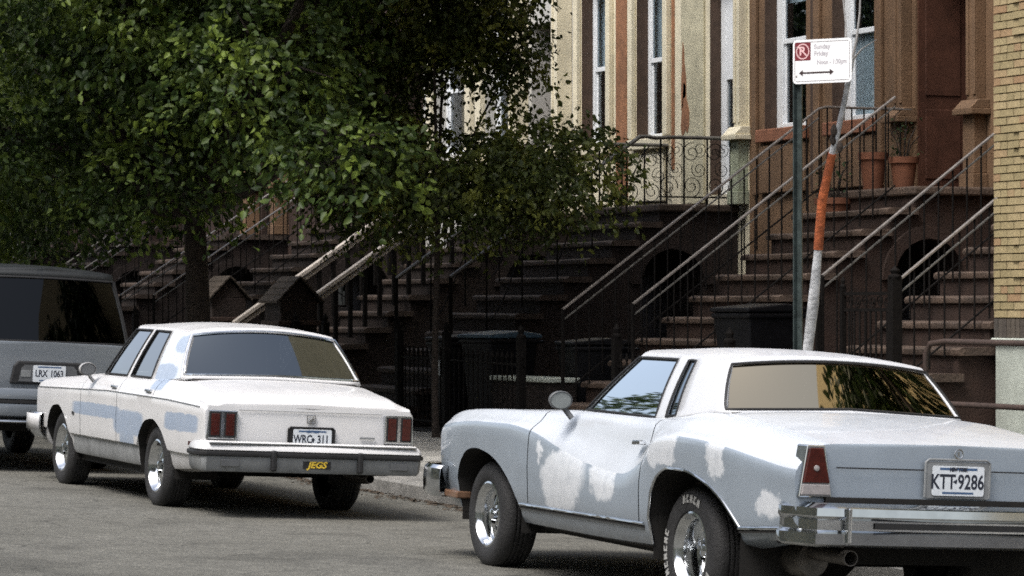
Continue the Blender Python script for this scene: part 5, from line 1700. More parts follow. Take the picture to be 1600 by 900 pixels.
# rear end details
ZR = -1.297
for s in (-1, 1):
    def tl(x0, x1, x2, x3, za, zb, dep):   # trapezoid between bottom (x0..x1) and top (x2..x3)
        return [(s * x0, za), (s * x1, za), (s * x3, zb), (s * x2, zb)]
    fr = MB().prism(tl(0.715, 0.905, 0.765, 0.868, 0.672, 0.935, 0), 'y', ZR - 0.006, ZR + 0.10)
    F_ = fr.build('tail_light', 'chrome', CP, bevel=0.006)
    MB().prism(tl(0.733, 0.887, 0.778, 0.856, 0.745, 0.922, 0), 'y', ZR - 0.018, ZR - 0.004).build('red_lens', 'lens_red', F_, bevel=0.005)
    MB().prism(tl(0.727, 0.893, 0.733, 0.887, 0.685, 0.738, 0), 'y', ZR - 0.018, ZR - 0.004).build('reverse_lens', 'lens_white', F_, bevel=0.004)
    MB().lathe([(0.0, -0.026), (0.014, -0.024), (0.016, -0.016)], 12, 'y', (s * 0.815, ZR, 0.82)).build('reflector', 'lens_white', F_)
MB().box(-0.70, 0.70, ZR - 0.0165, ZR - 0.0145 + 0.001, 0.822, 0.829).build('trunk_seam', 'black_rubber', CP)
MB().box(-0.75, 0.75, ZR - 0.022, ZR + 0.03, 0.648, 0.676).build('bumper_gap', 'under', CP)
mb = MB(); mb.box(-0.185, 0.185, ZR - 0.0195, ZR - 0.0165, 0.685, 0.872); mb.build('plate_recess', 'bumper_grey', CP)
mb = MB(); mb.tube([(-0.19, ZR - 0.02, 0.69), (-0.19, ZR - 0.02, 0.868), (-0.17, ZR - 0.02, 0.882), (0.17, ZR - 0.02, 0.882), (0.19, ZR - 0.02, 0.868), (0.19, ZR - 0.02, 0.69)], 0.006, 6).build('recess_rim', 'bumper_grey', CP)
plate(CP, 0.0, ZR - 0.024, 0.775, [('KTT', -0.088, -0.008, 0.105, 'plate_ink'), ('9286', 0.075, -0.008, 0.105, 'plate_ink'), ('NEW YORK', 0, 0.058, 0.026, 'plate_ink')], ([(-0.014, 0.0), (0.012, 0.014), (0.008, -0.012)], -0.018, -0.004))
MB().lathe([(0.020, -0.006), (0.024, -0.008), (0.028, -0.006)], 16, 'y', (0, ZR - 0.016, 0.912)).build('emblem', 'chrome_dull', CP)
o = link('crest', MB().box(-0.006, 0.006, -0.001, 0.001, -0.012, 0.012).mesh('crest'), 'chrome_dull', CP); o.location = (0, ZR - 0.02, 0.912)
# chrome bumper: two-step section swept round the tail
bp = []
for k in range(21):
    u = k / 20 * 2 - 1
    x = 0.91 * u
    y = -1.395 + 0.035 * abs(u) ** 2 + (0.16 * max(0, abs(u) - 0.93) / 0.07)
    bp.append((x, y))
bp = [(-0.92, -1.17)] + bp + [(0.92, -1.17)]
prof = [(0.03, 0.652), (0.005, 0.650), (-0.030, 0.625), (-0.034, 0.585), (-0.018, 0.565), (-0.018, 0.515), (-0.040, 0.498), (-0.042, 0.445), (-0.02, 0.43), (0.05, 0.43)]
rows = []
for i, (x, y) in enumerate(bp):
    a = Vector(bp[max(0, i - 1)]); b = Vector(bp[min(len(bp) - 1, i + 1)])
    tg = (b - a).normalized(); nr = Vector((-tg.y, tg.x)) * -1
    rows.append([(x + nr.x * -p, y + nr.y * -p, z) for p, z in prof])
RB = MB().grid(rows).build('rear_bumper', 'chrome', CP, smooth=35, solid=0.004)
for x in (-0.68, 0.68):
    MB().box(x - 0.012, x + 0.012, -1.445, -1.41, 0.45, 0.63).build('bumper_guard', 'chrome', CP, bevel=0.008)
MB().box(-0.52, 0.52, -1.416, -1.409, 0.525, 0.556).build('bumper_slot', 'black_rubber', CP)
# front bumper, bright lower trim, mirror, handle, exhaust
fb = [(-0.92, 3.55), (-0.935, 3.68), (-0.925, 3.82), (-0.87, 3.95), (-0.6, 4.07), (0, 4.12), (0.6, 4.07), (0.87, 3.95), (0.925, 3.82), (0.935, 3.68), (0.92, 3.55)]
fprof = [(0.03, 0.55), (-0.01, 0.552), (-0.03, 0.53), (-0.035, 0.47), (-0.03, 0.38), (-0.01, 0.35), (0.04, 0.35)]
rows = []
for i, (x, y) in enumerate(fb):
    a = Vector(fb[max(0, i - 1)]); b = Vector(fb[min(len(fb) - 1, i + 1)])
    tg = (b - a).normalized(); nr = Vector((-tg.y, tg.x))
    rows.append([(x + nr.x * -p, y + nr.y * -p, z) for p, z in fprof])
MB().grid(rows, flip=True).build('front_bumper', 'chrome', CP, smooth=35, solid=0.004)
MB().box(-0.5, 0.5, 4.01, 4.04, 0.55, 0.74).build('grille', 'chrome_dull', CP)
for s in (-1, 1):
    MB().lathe([(0.0, 0.02), (0.06, 0.015), (0.09, 0.0), (0.1, -0.03)], 18, 'y', (s * 0.62, 4.0, 0.65)).build('headlight', 'lens_white', CP, smooth=50)
    MB().box(s * 0.905, s * 0.80, 3.36, 3.58, 0.352, 0.40).build('valance', 'lens_amber', CP, bevel=0.01)
def side_pts(Q, ysl, jseg, y0, y1, out, segl, z=None):
    pts = []
    for i, y in enumerate(ysl):
        if y0 <= y <= y1:
            zz, xx = Q[i, :, 2], Q[i, :, 0]
            m = Q.shape[1]
            jm = sum(1 for q in segl if q < 6)
            k = float(np.interp(z(y), zz[:jm + 1], xx[:jm + 1]))
            pts.append((k + out, y, z(y)))
    return pts
for s in (-1, 1):
    for a, b, zf in ((2.23 + 0.0, 0.385, lambda y: 0.395 + 0.008 * (2.2 - y)), (-0.74, -1.25, lambda y: 0.472 - 0.075 * (y + 0.74) - 0.0)):
        pts = side_pts(Qc, ysx, 2, min(a, b), max(a, b), 0.006, segc, zf)
        MB().tube([(s * p[0], p[1], p[2]) for p in pts], 0.010, 6).build('sill_trim', 'chrome', CP, smooth=60)
        MB().tube([(s * (p[0] - 0.004), p[1], p[2] - 0.018) for p in pts], 0.008, 4).build('sill_groove', 'under', CP, smooth=60)
mb = MB()
mb.lathe([(0.0, 0.075), (0.03, 0.07), (0.055, 0.05), (0.068, 0.02), (0.07, -0.03), (0.064, -0.036)], 20, 'y')
for v in range(len(mb.v)):
    x, y, z = mb.v[v]; mb.v[v] = (x * 1.15, y, z * 0.92)
MR = mb.build('door_mirror', 'grey_plastic', CP, smooth=45); MR.location = (-0.965, 1.62, 1.045); MR.rotation_euler = (0, 0, R(-12))
g = MB().lathe([(0.0, -0.030), (0.062, -0.030)], 20, 'y')
for v in range(len(g.v)):
    x, y, z = g.v[v]; g.v[v] = (x * 1.15, y, z * 0.92)
g.build('mirror_glass', 'mirror_dark', MR)
MR.scale = (0.86, 0.86, 0.86)
MB().tube([(0.03, 0.01, -0.05), (0.06, 0.0, -0.09), (0.085, -0.01, -0.12)], 0.02, 8).build('mirror_stalk', 'grey_plastic', MR, smooth=60)
MB().prism([(0.62, 0.835), (0.50 + 0.02, 0.84), (0.52, 0.865), (0.61, 0.862)], 'x', -0.955, -0.905).build('door_handle', 'chrome', CP, bevel=0.006)
MB().prism([(0.62, 0.835), (0.52, 0.84), (0.52, 0.865), (0.61, 0.862)], 'x', 0.905, 0.955).build('door_handle', 'chrome', CP, bevel=0.006)
MB().lathe([(0.036, 0.0), (0.040, 0.0), (0.040, 0.42), (0.036, 0.42), (0.036, 0.0)], 16, 'y', (-0.60, -1.32, 0.37)).build('tail_pipe', 'exhaust', CP, smooth=40)
MB().lathe([(0.0, 0.0), (0.09, 0.0), (0.1, 0.03), (0.1, 0.5), (0.0, 0.52)], 16, 'y', (-0.60, -0.92, 0.33)).build('muffler', 'exhaust', CP, smooth=40)
MB().tube([(-0.72, 0, 0.33), (0.72, 0, 0.33)], 0.06, 10).build('rear_axle', 'under', CP)
MB().lathe([(0.0, -0.14), (0.12, -0.08), (0.14, 0.0), (0.12, 0.1), (0.0, 0.15)], 12, 'y', (0, 0, 0.33)).build('differential', 'under', CP)
for s in (-1, 1):
    wheel(CP, s * 0.745, 2.946, 0.335, 0.24, 0.198, s, dish=0.07)
    wheel(CP, s * 0.745, 0.0, 0.35, 0.26, 0.203, s, dish=0.12, letters=[(R(118), 'TA'), (R(195), 'RADIAL')] if False else None)

def lift(car, dz, skip=('tyre', 'rear_axle', 'differential')):
    for o in car.children:
        if not o.name.split('.')[0] in skip: o.location.z += dz
lift(CP, 0.046)
# white letter strokes on the coupe's rear tyres: short bars round the sidewall
for T in [o for o in CP.children if o.name.startswith('tyre') and o.location.y < 0.5]:
    s = -1 if T.location.x < 0 else 1
    for a0, n in ((R(75), 5), (R(205), 7), (R(-30), 6)):
        for k in range(n):
            a = a0 + k * 0.16
            mb = MB()
            xx = s * 0.1307
            # a closed outline like a slanted block letter
            o_ = [(-0.065, 0.258), (-0.015, 0.258), (0.0, 0.275), (0.02, 0.258), (0.065, 0.258), (0.05, 0.302), (0.01, 0.302), (0.0, 0.29), (-0.02, 0.302), (-0.05, 0.302)]
            if k % 2: o_ = [(-0.06, 0.258), (0.06, 0.258), (0.055, 0.27), (-0.01, 0.272), (-0.01, 0.288), (0.05, 0.29), (0.05, 0.302), (-0.05, 0.302)]
            mb.add([(xx, r_ * math.cos(a + d), r_ * math.sin(a + d)) for d, r_ in o_], [tuple(range(len(o_)))])
            mb.build('raised_letter', 'tyre_letter', T)

# ================================================================== the white sedan
OLX, OLY, OLD_ = 8.0517, 23.3839, 0.0021
SD = car_thing('sedan', 'white four-door sedan with blue grey primer patches parked in the middle', OLX, OLY, OLD_, -0.012)
def sec2(ws, w, zc, wc, wb, zb, wt2, zt, zcen, sl=0.28, tl=0.43):
    return [(ws - 0.10, sl - 0.02), (ws - 0.015, sl), (ws, sl + 0.03), (ws + 0.012, tl - 0.006), (w - 0.012, tl + 0.006), (w, 0.5 * (tl + zc)), (w, zc - 0.012), (wc, zc + 0.004),
            (wc - 0.008, zc + 0.03), (wb, zb), (wt2, zt), (wt2 * 0.7, zt + (zcen - zt) * 0.6), (wt2 * 0.35, zt + (zcen - zt) * 0.9), (0.0, zcen)]
sk = [
 (3.66, sec2(0.70, 0.74, 0.74, 0.735, 0.69, 0.79, 0.66, 0.80, 0.815, 0.42, 0.50)),
 (3.60, sec2(0.755, 0.80, 0.78, 0.79, 0.74, 0.835, 0.70, 0.845, 0.86, 0.38, 0.47)),
 (3.40, sec2(0.775, 0.82, 0.805, 0.808, 0.755, 0.862, 0.70, 0.874, 0.89, 0.33, 0.45)),
 (2.75, sec2(0.80, 0.845, 0.825, 0.83, 0.765, 0.895, 0.70, 0.91, 0.935, 0.29, 0.44)),
 (1.95, sec2(0.81, 0.855, 0.835, 0.84, 0.775, 0.925, 0.72, 0.95, 0.985, 0.28, 0.435)),
 (1.20, sec2(0.812, 0.858, 0.845, 0.842, 0.79, 0.935, 0.75, 0.955, 0.99, 0.28, 0.435)),
 (0.40, sec2(0.812, 0.858, 0.845, 0.842, 0.79, 0.94, 0.75, 0.96, 0.99, 0.28, 0.435)),
 (-0.10, sec2(0.812, 0.858, 0.84, 0.842, 0.785, 0.94, 0.74, 0.97, 1.0, 0.285, 0.435)),
 (-0.45, sec2(0.81, 0.856, 0.832, 0.84, 0.775, 0.925, 0.70, 0.968, 1.0, 0.30, 0.435)),
 (-0.80, sec2(0.805, 0.85, 0.822, 0.835, 0.77, 0.895, 0.68, 0.935, 0.968, 0.32, 0.43)),
 (-1.10, sec2(0.80, 0.842, 0.81, 0.828, 0.765, 0.86, 0.68, 0.90, 0.925, 0.34, 0.43)),
 (-1.22, sec2(0.795, 0.835, 0.802, 0.82, 0.76, 0.838, 0.68, 0.872, 0.892, 0.36, 0.44)),
 (-1.265, sec2(0.785, 0.825, 0.785, 0.81, 0.755, 0.805, 0.675, 0.83, 0.845, 0.38, 0.45)),
]
sF = [(2.30, 0.31), (2.36, 0.40), (2.45, 0.51), (2.58, 0.61), (2.74, 0.665), (2.90, 0.655), (3.03, 0.60), (3.12, 0.51), (3.16, 0.41), (3.165, 0.30)]
sR = [(-0.47, 0.31), (-0.43, 0.40), (-0.34, 0.51), (-0.20, 0.61), (-0.03, 0.66), (0.14, 0.645), (0.28, 0.58), (0.37, 0.48), (0.40, 0.38), (0.403, 0.29)]
ys_s = set()
kn = [-1.265, -1.10, -0.47, 0.403, 0.96, 1.95, 2.30, 3.165, 3.40, 3.66]
for a, b in zip(kn[:-1], kn[1:]):
    ys_s |= set(round(v, 5) for v in lin(a, b, max(3, int((b - a) / 0.05))))
G2 = 0.005
FD, BD, RD = 2.02, 0.955, 0.02
for v in (FD - G2, FD + G2, BD - G2, BD + G2, RD - G2, RD + G2, 1.90, 1.90 - 2 * G2, -0.42, -1.23, -0.47 - 1e-4, -0.47 + 1e-4, 0.403 - 1e-4, 0.403 + 1e-4, 2.30 - 1e-4, 2.30 + 1e-4, 3.165 - 1e-4, 3.165 + 1e-4, 0.395, 3.15, -0.46, 2.31):
    ys_s.add(round(v, 5))
ysy, Ps, segs = shell(sk, ys_s, [sF, sR], [1, 1, 2, 2, 1, 3, 3, 1, 2, 3, 2, 3, 3], 8)
def warp_s(Q):
    # rear door's shut line leans forward towards the wheel arch; tail leans in at the top
    Q = Q.copy()
    z = Q[:, :, 2]; y = Q[:, :, 1]
    lean = np.clip((0.93 - z) / 0.32, 0, 1) * 0.27
    wgt = np.clip(1 - np.abs(y - RD) / 0.32, 0, 1)
    m = (y > -0.47) & (y < 0.40)
    Q[:, :, 1] = y
    tail = np.clip((-1.0 - y) / 0.265, 0, 1)
    Q[:, :, 1] += tail * np.clip((z - 0.55), 0, 1) * 0.10
    return Q
def spart(y, k, s):
    side = 3 <= k <= 9
    if side and (abs(y - FD) < G2 or abs(y - BD) < G2 or (abs(y - RD) < G2 and k >= 6)): return None
    if side and BD < y < FD: return ('front_door', 'sedan_paint', s)
    if side and (RD < y < BD) and (y > 0.41 or k >= 6): return ('rear_door', 'sedan_paint', s)
    if k <= 2 and 0.41 < y < 2.29: return ('sill', 'sill_grey', s)
    if k >= 10:
        if -0.42 < y < 1.90 - 2 * G2: return None
        if y > 1.90: return ('hood', 'sedan_paint')
        if y > 1.90 - 2 * G2: return None
        return ('trunk_lid', 'sedan_paint')
    return ('fender' if y > 1.5 else 'quarter_panel', 'sedan_paint', s)
sparts, Qs = shell_parts(ysy, Ps, segs, spart, SD, warp_s)
end_cap(Qs, 0, SD, 'sedan_paint', 'rear_panel', -0.008, True)
end_cap(Qs, len(ysy) - 1, SD, 'under', 'front_panel', 0.01, False)
arch_liner(SD, sF, Qs, ysy); arch_liner(SD, sR, Qs, ysy)
mb = MB()
mb.box(-0.7, 0.7, -1.15, -0.5, 0.34, 0.82); mb.box(-0.74, 0.74, 0.42, 2.28, 0.22, 0.32); mb.box(-0.44, 0.44, -0.52, 0.45, 0.28, 0.6); mb.box(-0.44, 0.44, 2.2, 3.2, 0.22, 0.82); mb.box(-0.65, 0.65, 3.2, 3.6, 0.32, 0.68)
mb.build('underbody', 'under', SD)
for s in (-1, 1):
    MB().box(s * 0.775, s * 0.66, -0.02, 2.2, 0.45, 0.9).build('door_lining', 'interior', SD)
MB().box(-0.66, 0.66, -0.42, -0.05, 0.55, 0.99).build('parcel_shelf', 'interior', SD)
MB().box(-0.70, 0.70, 1.55, 1.86, 0.5, 0.945).build('dashboard', 'interior', SD, bevel=0.05, seg=3)
seats(SD, [(1.05,), (0.12,)], 0.6, 0.45, 0.56)
steering(SD, -0.34, 1.36, 0.88)
greenhouse(SD, [
 ((0.0, 1.88, 0.965), (0.0, 1.42, 1.395), 'windshield'),
 ((0.68, 1.76, 0.955), (0.52, 1.38, 1.382), 'p'),
 ((0.765, 1.68, 0.925), (0.575, 1.33, 1.372), 'front_window'),
 ((0.768, 1.03, 0.928), (0.583, 0.87, 1.372), 'p'),
 ((0.768, 0.93, 0.928), (0.585, 0.77, 1.372), 'rear_side_window'),
 ((0.768, 0.35, 0.930), (0.588, 0.38, 1.368), 'p'),
 ((0.728, -0.365, 0.985), (0.570, -0.085, 1.352), 'rear_window'),
 ((0.0, -0.40, 1.0), (0.0, -0.12, 1.40), 'p')],
 lambda y: 1.395 + 0.035 * math.sin(math.pi * min(1, max(0, (y + 0.15) / 1.6))), 'sedan_paint', t0=0.09, t1=0.93, trims={'rear_window': 'chrome', 'windshield': 'chrome'}, tr=0.010, crown=2.8,
 gl={'rear_window': 'car_glass_dark'})
# C-pillar skin in primer grey-blue, standing a hair proud of the pillar
for s in (-1, 1):
    rows = []
    for i in range(7):
        u = 0.12 + 0.80 * i / 6
        B = Vector((0.768, 0.35, 0.930)).lerp(Vector((0.728, -0.365, 0.985)), u); T_ = Vector((0.588, 0.38, 1.368)).lerp(Vector((0.570, -0.085, 1.352)), u)
        rows.append([(s * (B.lerp(T_, t).x + 0.015 * 4 * t * (1 - t) + 0.004), B.lerp(T_, t).y, B.lerp(T_, t).z) for t in lin(0.02, 0.96, 8)])
    MB().grid(rows, flip=(s < 0)).build('pillar_panel', 'sedan_pillar', SD, smooth=60)
def yrear(z):
    return -1.273 + 0.10 * max(0, z - 0.55)
for s in (-1, 1):
    F_ = MB().prism([(s * 0.585, 0.57), (s * 0.822, 0.57), (s * 0.806, 0.782), (s * 0.585, 0.782)], 'y', -1.285, -1.20).build('tail_light', 'chrome', SD, bevel=0.006)
    for a, b in ((0.60, 0.688), (0.715, 0.805)):
        L_ = MB().box(s * a, s * b, -1.290, -1.283, 0.585, 0.77).build('lens_bezel', 'black_rubber', F_)
        MB().box(s * (a + 0.012), s * (b - 0.012), -1.296, -1.289, 0.597, 0.758).build('red_lens', 'lens_red', F_, bevel=0.004)
        if s < 0:
            MB().box(s * (a + 0.026), s * (b - 0.026), -1.2985, -1.2955, 0.615, 0.74).build('inner_lens', 'lens_red', F_, bevel=0.003)
MB().box(-0.57, 0.57, -1.262, -1.2575, 0.786, 0.790).build('trunk_seam', 'bumper_grey', SD)
mb = MB().box(-0.185, 0.185, -1.279, -1.274, 0.50, 0.668); mb.build('plate_recess', 'black_rubber', SD)
plate(SD, 0.005, -1.29, 0.585, [('WRC', -0.075, 0.0, 0.085, 'plate_ink'), ('311', 0.085, 0.0, 0.085, 'plate_ink'), ('NEW YORK', 0, 0.058, 0.024, 'plate_blue')], ([(-0.014, 0.002), (0, 0.016), (0.014, 0.002), (0.003, -0.02), (-0.003, -0.02)], 0.006, 0.0))
MB().tube([(-0.185, -1.283, 0.51), (-0.185, -1.283, 0.66), (-0.17, -1.283, 0.674), (0.17, -1.283, 0.674), (0.185, -1.283, 0.66), (0.185, -1.283, 0.51)], 0.006, 5).build('recess_rim', 'black_rubber', SD)
EM = MB()
for a in range(4):
    pass
EM.tube([(-0.032, -1.268, 0.708), (-0.032, -1.266, 0.765), (0.032, -1.266, 0.765), (0.032, -1.268, 0.708)], 0.004, 5, closed=True); EM.tube([(-0.018, -1.268, 0.72), (0.02, -1.266, 0.752)], 0.006, 5); EM.tube([(0.0, -1.267, 0.72), (0.02, -1.266, 0.735)], 0.005, 5)
EM.build('emblem', 'chrome_dull', SD)
MB().box(0.39, 0.51, -1.284, -1.276, 0.600, 0.614).build('badge', 'bumper_grey', SD)
# bumper: bright upper bar, black rub strip, grey lower valance, two guards
def bar(name, pts, prof, mat, sm=35, flip=False):
    rows = []
    for i, (x, y) in enumerate(pts):
        a = Vector(pts[max(0, i - 1)]); b = Vector(pts[min(len(pts) - 1, i + 1)])
        tg = (b - a).normalized(); nr = Vector((tg.y, -tg.x))
        rows.append([(x + nr.x * p, y + nr.y * p, z) for p, z in prof])
    return MB().grid(rows, flip=flip).build(name, mat, SD, smooth=sm, solid=0.004)
bpts = [(-0.88, -1.05), (-0.885, -1.25), (-0.875, -1.33), (-0.84, -1.365)] + [(-0.84 + 1.68 * k / 14, -1.365 - 0.02 * (1 - abs(2 * k / 14 - 1))) for k in range(1, 14)] + [(0.84, -1.365), (0.875, -1.33), (0.885, -1.25), (0.88, -1.05)]
bar('rear_bumper', bpts, [(-0.08, 0.560), (-0.05, 0.556), (-0.012, 0.530), (0.004, 0.495), (-0.005, 0.485)], 'sedan_paint')
bar('bumper_strip', bpts, [(-0.012, 0.486), (0.012, 0.484), (0.016, 0.470), (0.012, 0.452), (-0.012, 0.450)], 'black_rubber')
bar('bumper_valance', bpts, [(-0.005, 0.450), (-0.002, 0.445), (-0.012, 0.36), (-0.03, 0.335), (-0.1, 0.33)], 'bumper_grey')
MB().box(-0.82, 0.82, -1.37, -1.27, 0.538, 0.548).build('bumper_filler', 'chrome_dull', SD)
for x in (-0.325, 0.36):
    MB().box(x - 0.022, x + 0.022, -1.41, -1.37, 0.345, 0.50).build('bumper_guard', 'black_rubber', SD, bevel=0.012)
for x in (-0.66, 0.68):
    MB().box(x - 0.07, x + 0.07, -1.379, -1.3755, 0.375, 0.425).build('bumper_slot', 'grey_plastic', SD, bevel=0.01)
o = link('sticker', text_mesh('JEGS', 0.066, 0.0008, xs=1.12, shear=0.25, bold=0.002), 'sticker_yellow', SD)
o.location = (0.02, -1.3815, 0.398); o.rotation_euler = (R(90), 0, 0)
MB().box(-0.09, 0.13, -1.3800, -1.3785, 0.370, 0.425).build('sticker_ground', 'black_rubber', SD)
# front bumper, mirror, handles, markers
fpts = [(-0.86, 3.25), (-0.88, 3.50), (-0.865, 3.64), (-0.80, 3.74), (-0.4, 3.80), (0, 3.81), (0.4, 3.80), (0.80, 3.74), (0.865, 3.64), (0.88, 3.50), (0.86, 3.25)]
bar('front_bumper', fpts, [(0.06, 0.57), (0.02, 0.572), (0.0, 0.55), (0.0, 0.47), (0.01, 0.40), (0.04, 0.36), (0.08, 0.355)][::-1], 'chrome')
bar('front_bumper_cap', fpts[:4], [(-0.004, 0.56), (-0.006, 0.50), (-0.004, 0.42)], 'sedan_paint')
MB().box(-0.5, 0.5, 3.66, 3.70, 0.55, 0.76).build('grille', 'chrome_dull', SD)
for s in (-1, 1):
    MB().box(s * 0.53, s * 0.72, 3.66, 3.685, 0.60, 0.75).build('headlight', 'lens_white', SD, bevel=0.01)
    MB().box(s * 0.845, s * 0.853, -1.02, -0.94, 0.505, 0.535).build('side_marker', 'lens_red', SD)
    MB().box(s * 0.852, s * 0.858, 2.20, 2.26, 0.60, 0.625).build('fender_badge', 'black_rubber', SD)
    for yy in (1.10, 0.16):
        MB().prism([(yy - 0.08, 0.862), (yy + 0.06, 0.862), (yy + 0.06, 0.885), (yy - 0.08, 0.880)], 'x', s * 0.80, s * 0.855).build('door_handle', 'chrome', SD, bevel=0.006)
for s in (-1, 1):
    mb = MB().lathe([(0.0, 0.06), (0.035, 0.055), (0.06, 0.03), (0.066, -0.02), (0.06, -0.03)], 18, 'y')
    for v in range(len(mb.v)):
        x, y, z = mb.v[v]; mb.v[v] = (x * 1.1, y, z * 0.85)
    M_ = mb.build('door_mirror', 'sedan_paint' if s < 0 else 'chrome_dull', SD, smooth=45); M_.location = (s * 0.90, 1.70, 0.995)
    g = MB().lathe([(0.0, -0.026), (0.056, -0.026)], 18, 'y')
    for v in range(len(g.v)):
        x, y, z = g.v[v]; g.v[v] = (x * 1.1, y, z * 0.85)
    g.build('mirror_glass', 'grey_plastic', M_)
    MB().tube([(-s * 0.01, 0, -0.04), (-s * 0.03, 0, -0.07), (-s * 0.06, 0, -0.10)], 0.014, 7).build('mirror_stalk', 'chrome_dull', M_, smooth=60)
for s in (-1, 1):
    pts = side_pts(Qs, ysy, 2, -1.2, 3.55, 0.0025, segs, lambda y: float(np.interp(y, [-1.2, -0.4, 1.2, 3.5], [0.800, 0.826, 0.838, 0.795])))
    MB().tube([(s * p[0], p[1], p[2]) for p in pts], 0.004, 4).build('body_crease', 'bumper_grey', SD, smooth=60)
    wheel(SD, s * 0.695, 2.746, 0.325, 0.21, 0.196, s, dish=0.05)
    wheel(SD, s * 0.695, 0.0, 0.325, 0.23, 0.198, s, dish=0.06)
MB().tube([(-0.65, 0, 0.31), (0.65, 0, 0.31)], 0.055, 10).build('rear_axle', 'under', SD)
MB().lathe([(0.03, 0.0), (0.033, 0.0), (0.033, 0.5), (0.03, 0.5)], 14, 'y', (0.5, -1.25, 0.30)).build('tail_pipe', 'exhaust', SD, smooth=40)

lift(SD, 0.022)
# ================================================================== the grey van ahead
VN = car_thing('van', 'dark grey van with a big rear window at the left edge', 7.60, 28.85, 0.0, 0.0)
VN['category'] = 'van'
def sec3(w, zb, wb, sl):
    return [(w - 0.12, sl - 0.03), (w - 0.03, sl), (w, sl + 0.10), (w + 0.005, 0.75), (w, zb - 0.06), (wb, zb), (wb * 0.7, zb + 0.01), (0, zb + 0.015)]
vk = [(3.75, sec3(0.72, 0.86, 0.62, 0.45)), (3.6, sec3(0.82, 0.95, 0.72, 0.40)), (2.6, sec3(0.86, 1.08, 0.80, 0.36)), (0.5, sec3(0.87, 1.12, 0.82, 0.36)), (-0.75, sec3(0.865, 1.12, 0.81, 0.40)), (-0.90, sec3(0.85, 1.12, 0.80, 0.44)), (-0.95, sec3(0.82, 1.11, 0.78, 0.46))]
vF = [(2.35, 0.42), (2.45, 0.58), (2.65, 0.72), (2.85, 0.75), (3.05, 0.70), (3.22, 0.56), (3.28, 0.40)]
vR = [(-0.46, 0.42), (-0.38, 0.58), (-0.2, 0.72), (0, 0.75), (0.2, 0.72), (0.38, 0.58), (0.46, 0.40)]
ys_v = set(round(v, 4) for v in lin(-0.95, 3.75, 94)) | {-0.46, 0.46, 2.35, 3.28, 2.3501, 3.2799, -0.4599, 0.4599}
ysv, Pv, segv = shell(vk, ys_v, [vF, vR], [1, 2, 3, 3, 2, 2, 2], 4)
def vpart(y, k, s):
    if k >= 5 and y < 2.5: return None
    return ('hood', 'van_paint') if k >= 5 else ('side_panel', 'van_paint', s)
_, Qv = shell_parts(ysv, Pv, segv, vpart, VN)
end_cap(Qv, 0, VN, 'van_paint', 'tailgate', -0.02, True)
end_cap(Qv, len(ysv) - 1, VN, 'under', 'front_panel', 0.01, False)
arch_liner(VN, vF, Qv, ysv); arch_liner(VN, vR, Qv, ysv)
greenhouse(VN, [
 ((0.0, 2.75, 1.10), (0.0, 1.9, 1.80), 'windshield'),
 ((0.72, 2.55, 1.09), (0.56, 1.82, 1.78), 'p'),
 ((0.81, 2.35, 1.09), (0.62, 1.75, 1.77), 'front_window'),
 ((0.815, 1.35, 1.09), (0.66, 1.30, 1.78), 'p'),
 ((0.815, 1.2, 1.09), (0.66, 1.15, 1.78), 'middle_window'),
 ((0.81, 0.25, 1.09), (0.67, 0.25, 1.78), 'p'),
 ((0.81, 0.12, 1.09), (0.67, 0.12, 1.78), 'quarter_window'),
 ((0.79, -0.72, 1.09), (0.66, -0.62, 1.77), 'p'),
 ((0.76, -0.93, 1.09), (0.60, -0.76, 1.77), 'rear_window'),
 ((0.0, -0.965, 1.09), (0.0, -0.80, 1.78), 'p')],
 lambda y: 1.80 + 0.04 * math.sin(math.pi * min(1, max(0, (y + 0.8) / 2.7))), 'van_shaded', t0=0.05, t1=0.90, tr=0.012, crown=3.0, glass='van_glass')
mb = MB().box(-0.75, 0.75, -0.8, 3.4, 0.3, 0.4); mb.box(-0.6, 0.6, -0.75, 2.6, 0.4, 1.0); mb.build('underbody', 'under', VN)
seats(VN, [(1.6,), (0.6,)], 0.62, 0.7, 0.75, 'interior')
pr_ = [(-0.36, 0.735), (0.36, 0.735), (0.33, 0.90), (0.29, 0.945), (-0.29, 0.945), (-0.33, 0.90)]
MB().prism(pr_, 'y', -0.992, -0.965).build('plate_surround', 'black_rubber', VN, bevel=0.02)
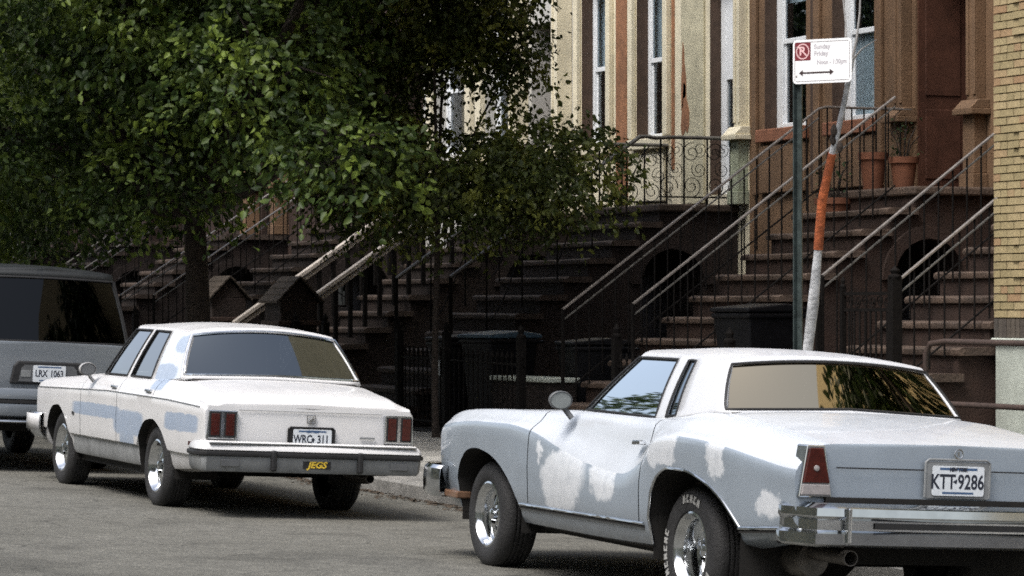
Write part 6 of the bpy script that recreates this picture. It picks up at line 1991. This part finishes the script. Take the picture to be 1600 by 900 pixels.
MB().prism([(x * 0.78, 0.76 + (z - 0.735) * 0.72) for x, z in pr_], 'y', -0.998, -0.991).build('plate_recess', 'grey_plastic', VN)
plate(VN, 0.0, -1.004, 0.835, [('LRX', -0.075, 0.0, 0.085, 'plate_ink'), ('1063', 0.07, 0.0, 0.085, 'plate_ink')], None)
MB().box(-0.26, -0.17, -1.003, -0.997, 0.80, 0.86).build('latch_pull', 'bumper_grey', VN, bevel=0.01)
for s in (-1, 1):
    MB().box(s * 0.70, s * 0.83, -0.975, -0.85, 0.90, 1.06).build('tail_light', 'lens_red', VN, bevel=0.015)
def vbar(name, prof, mat):
    pts = [(-0.88, -0.6), (-0.90, -0.92), (-0.86, -1.03), (-0.7, -1.06), (0, -1.075), (0.7, -1.06), (0.86, -1.03), (0.90, -0.92), (0.88, -0.6)]
    rows = []
    for i, (x, y) in enumerate(pts):
        a = Vector(pts[max(0, i - 1)]); b = Vector(pts[min(len(pts) - 1, i + 1)])
        tg = (b - a).normalized(); nr = Vector((tg.y, -tg.x))
        rows.append([(x + nr.x * p, y + nr.y * p, z) for p, z in prof])
    MB().grid(rows).build(name, mat, VN, smooth=40, solid=0.004)
vbar('rear_bumper', [(-0.1, 0.70), (-0.01, 0.695), (0, 0.68), (0, 0.60), (-0.01, 0.59)], 'van_paint')
vbar('bumper_strip', [(-0.012, 0.592), (0.004, 0.590), (0.004, 0.562), (-0.012, 0.56)], 'black_rubber')
vbar('bumper_lower', [(-0.005, 0.56), (0.0, 0.55), (-0.005, 0.45), (-0.04, 0.42), (-0.15, 0.415)], 'van_paint')
vbar('bumper_bright_edge', [(-0.04, 0.425), (0.0, 0.412), (0.014, 0.395), (-0.002, 0.375)], 'chrome')
MB().tube([(-0.45, -0.9, 0.36), (-0.42, -0.5, 0.36)], 0.03, 8).build('tail_pipe', 'exhaust', VN)
for s in (-1, 1):
    wheel(VN, s * 0.75, 2.8, 0.35, 0.22, 0.2, s, dish=0.03); wheel(VN, s * 0.75, 0, 0.35, 0.22, 0.2, s, dish=0.03)
lift(VN, 0.06)
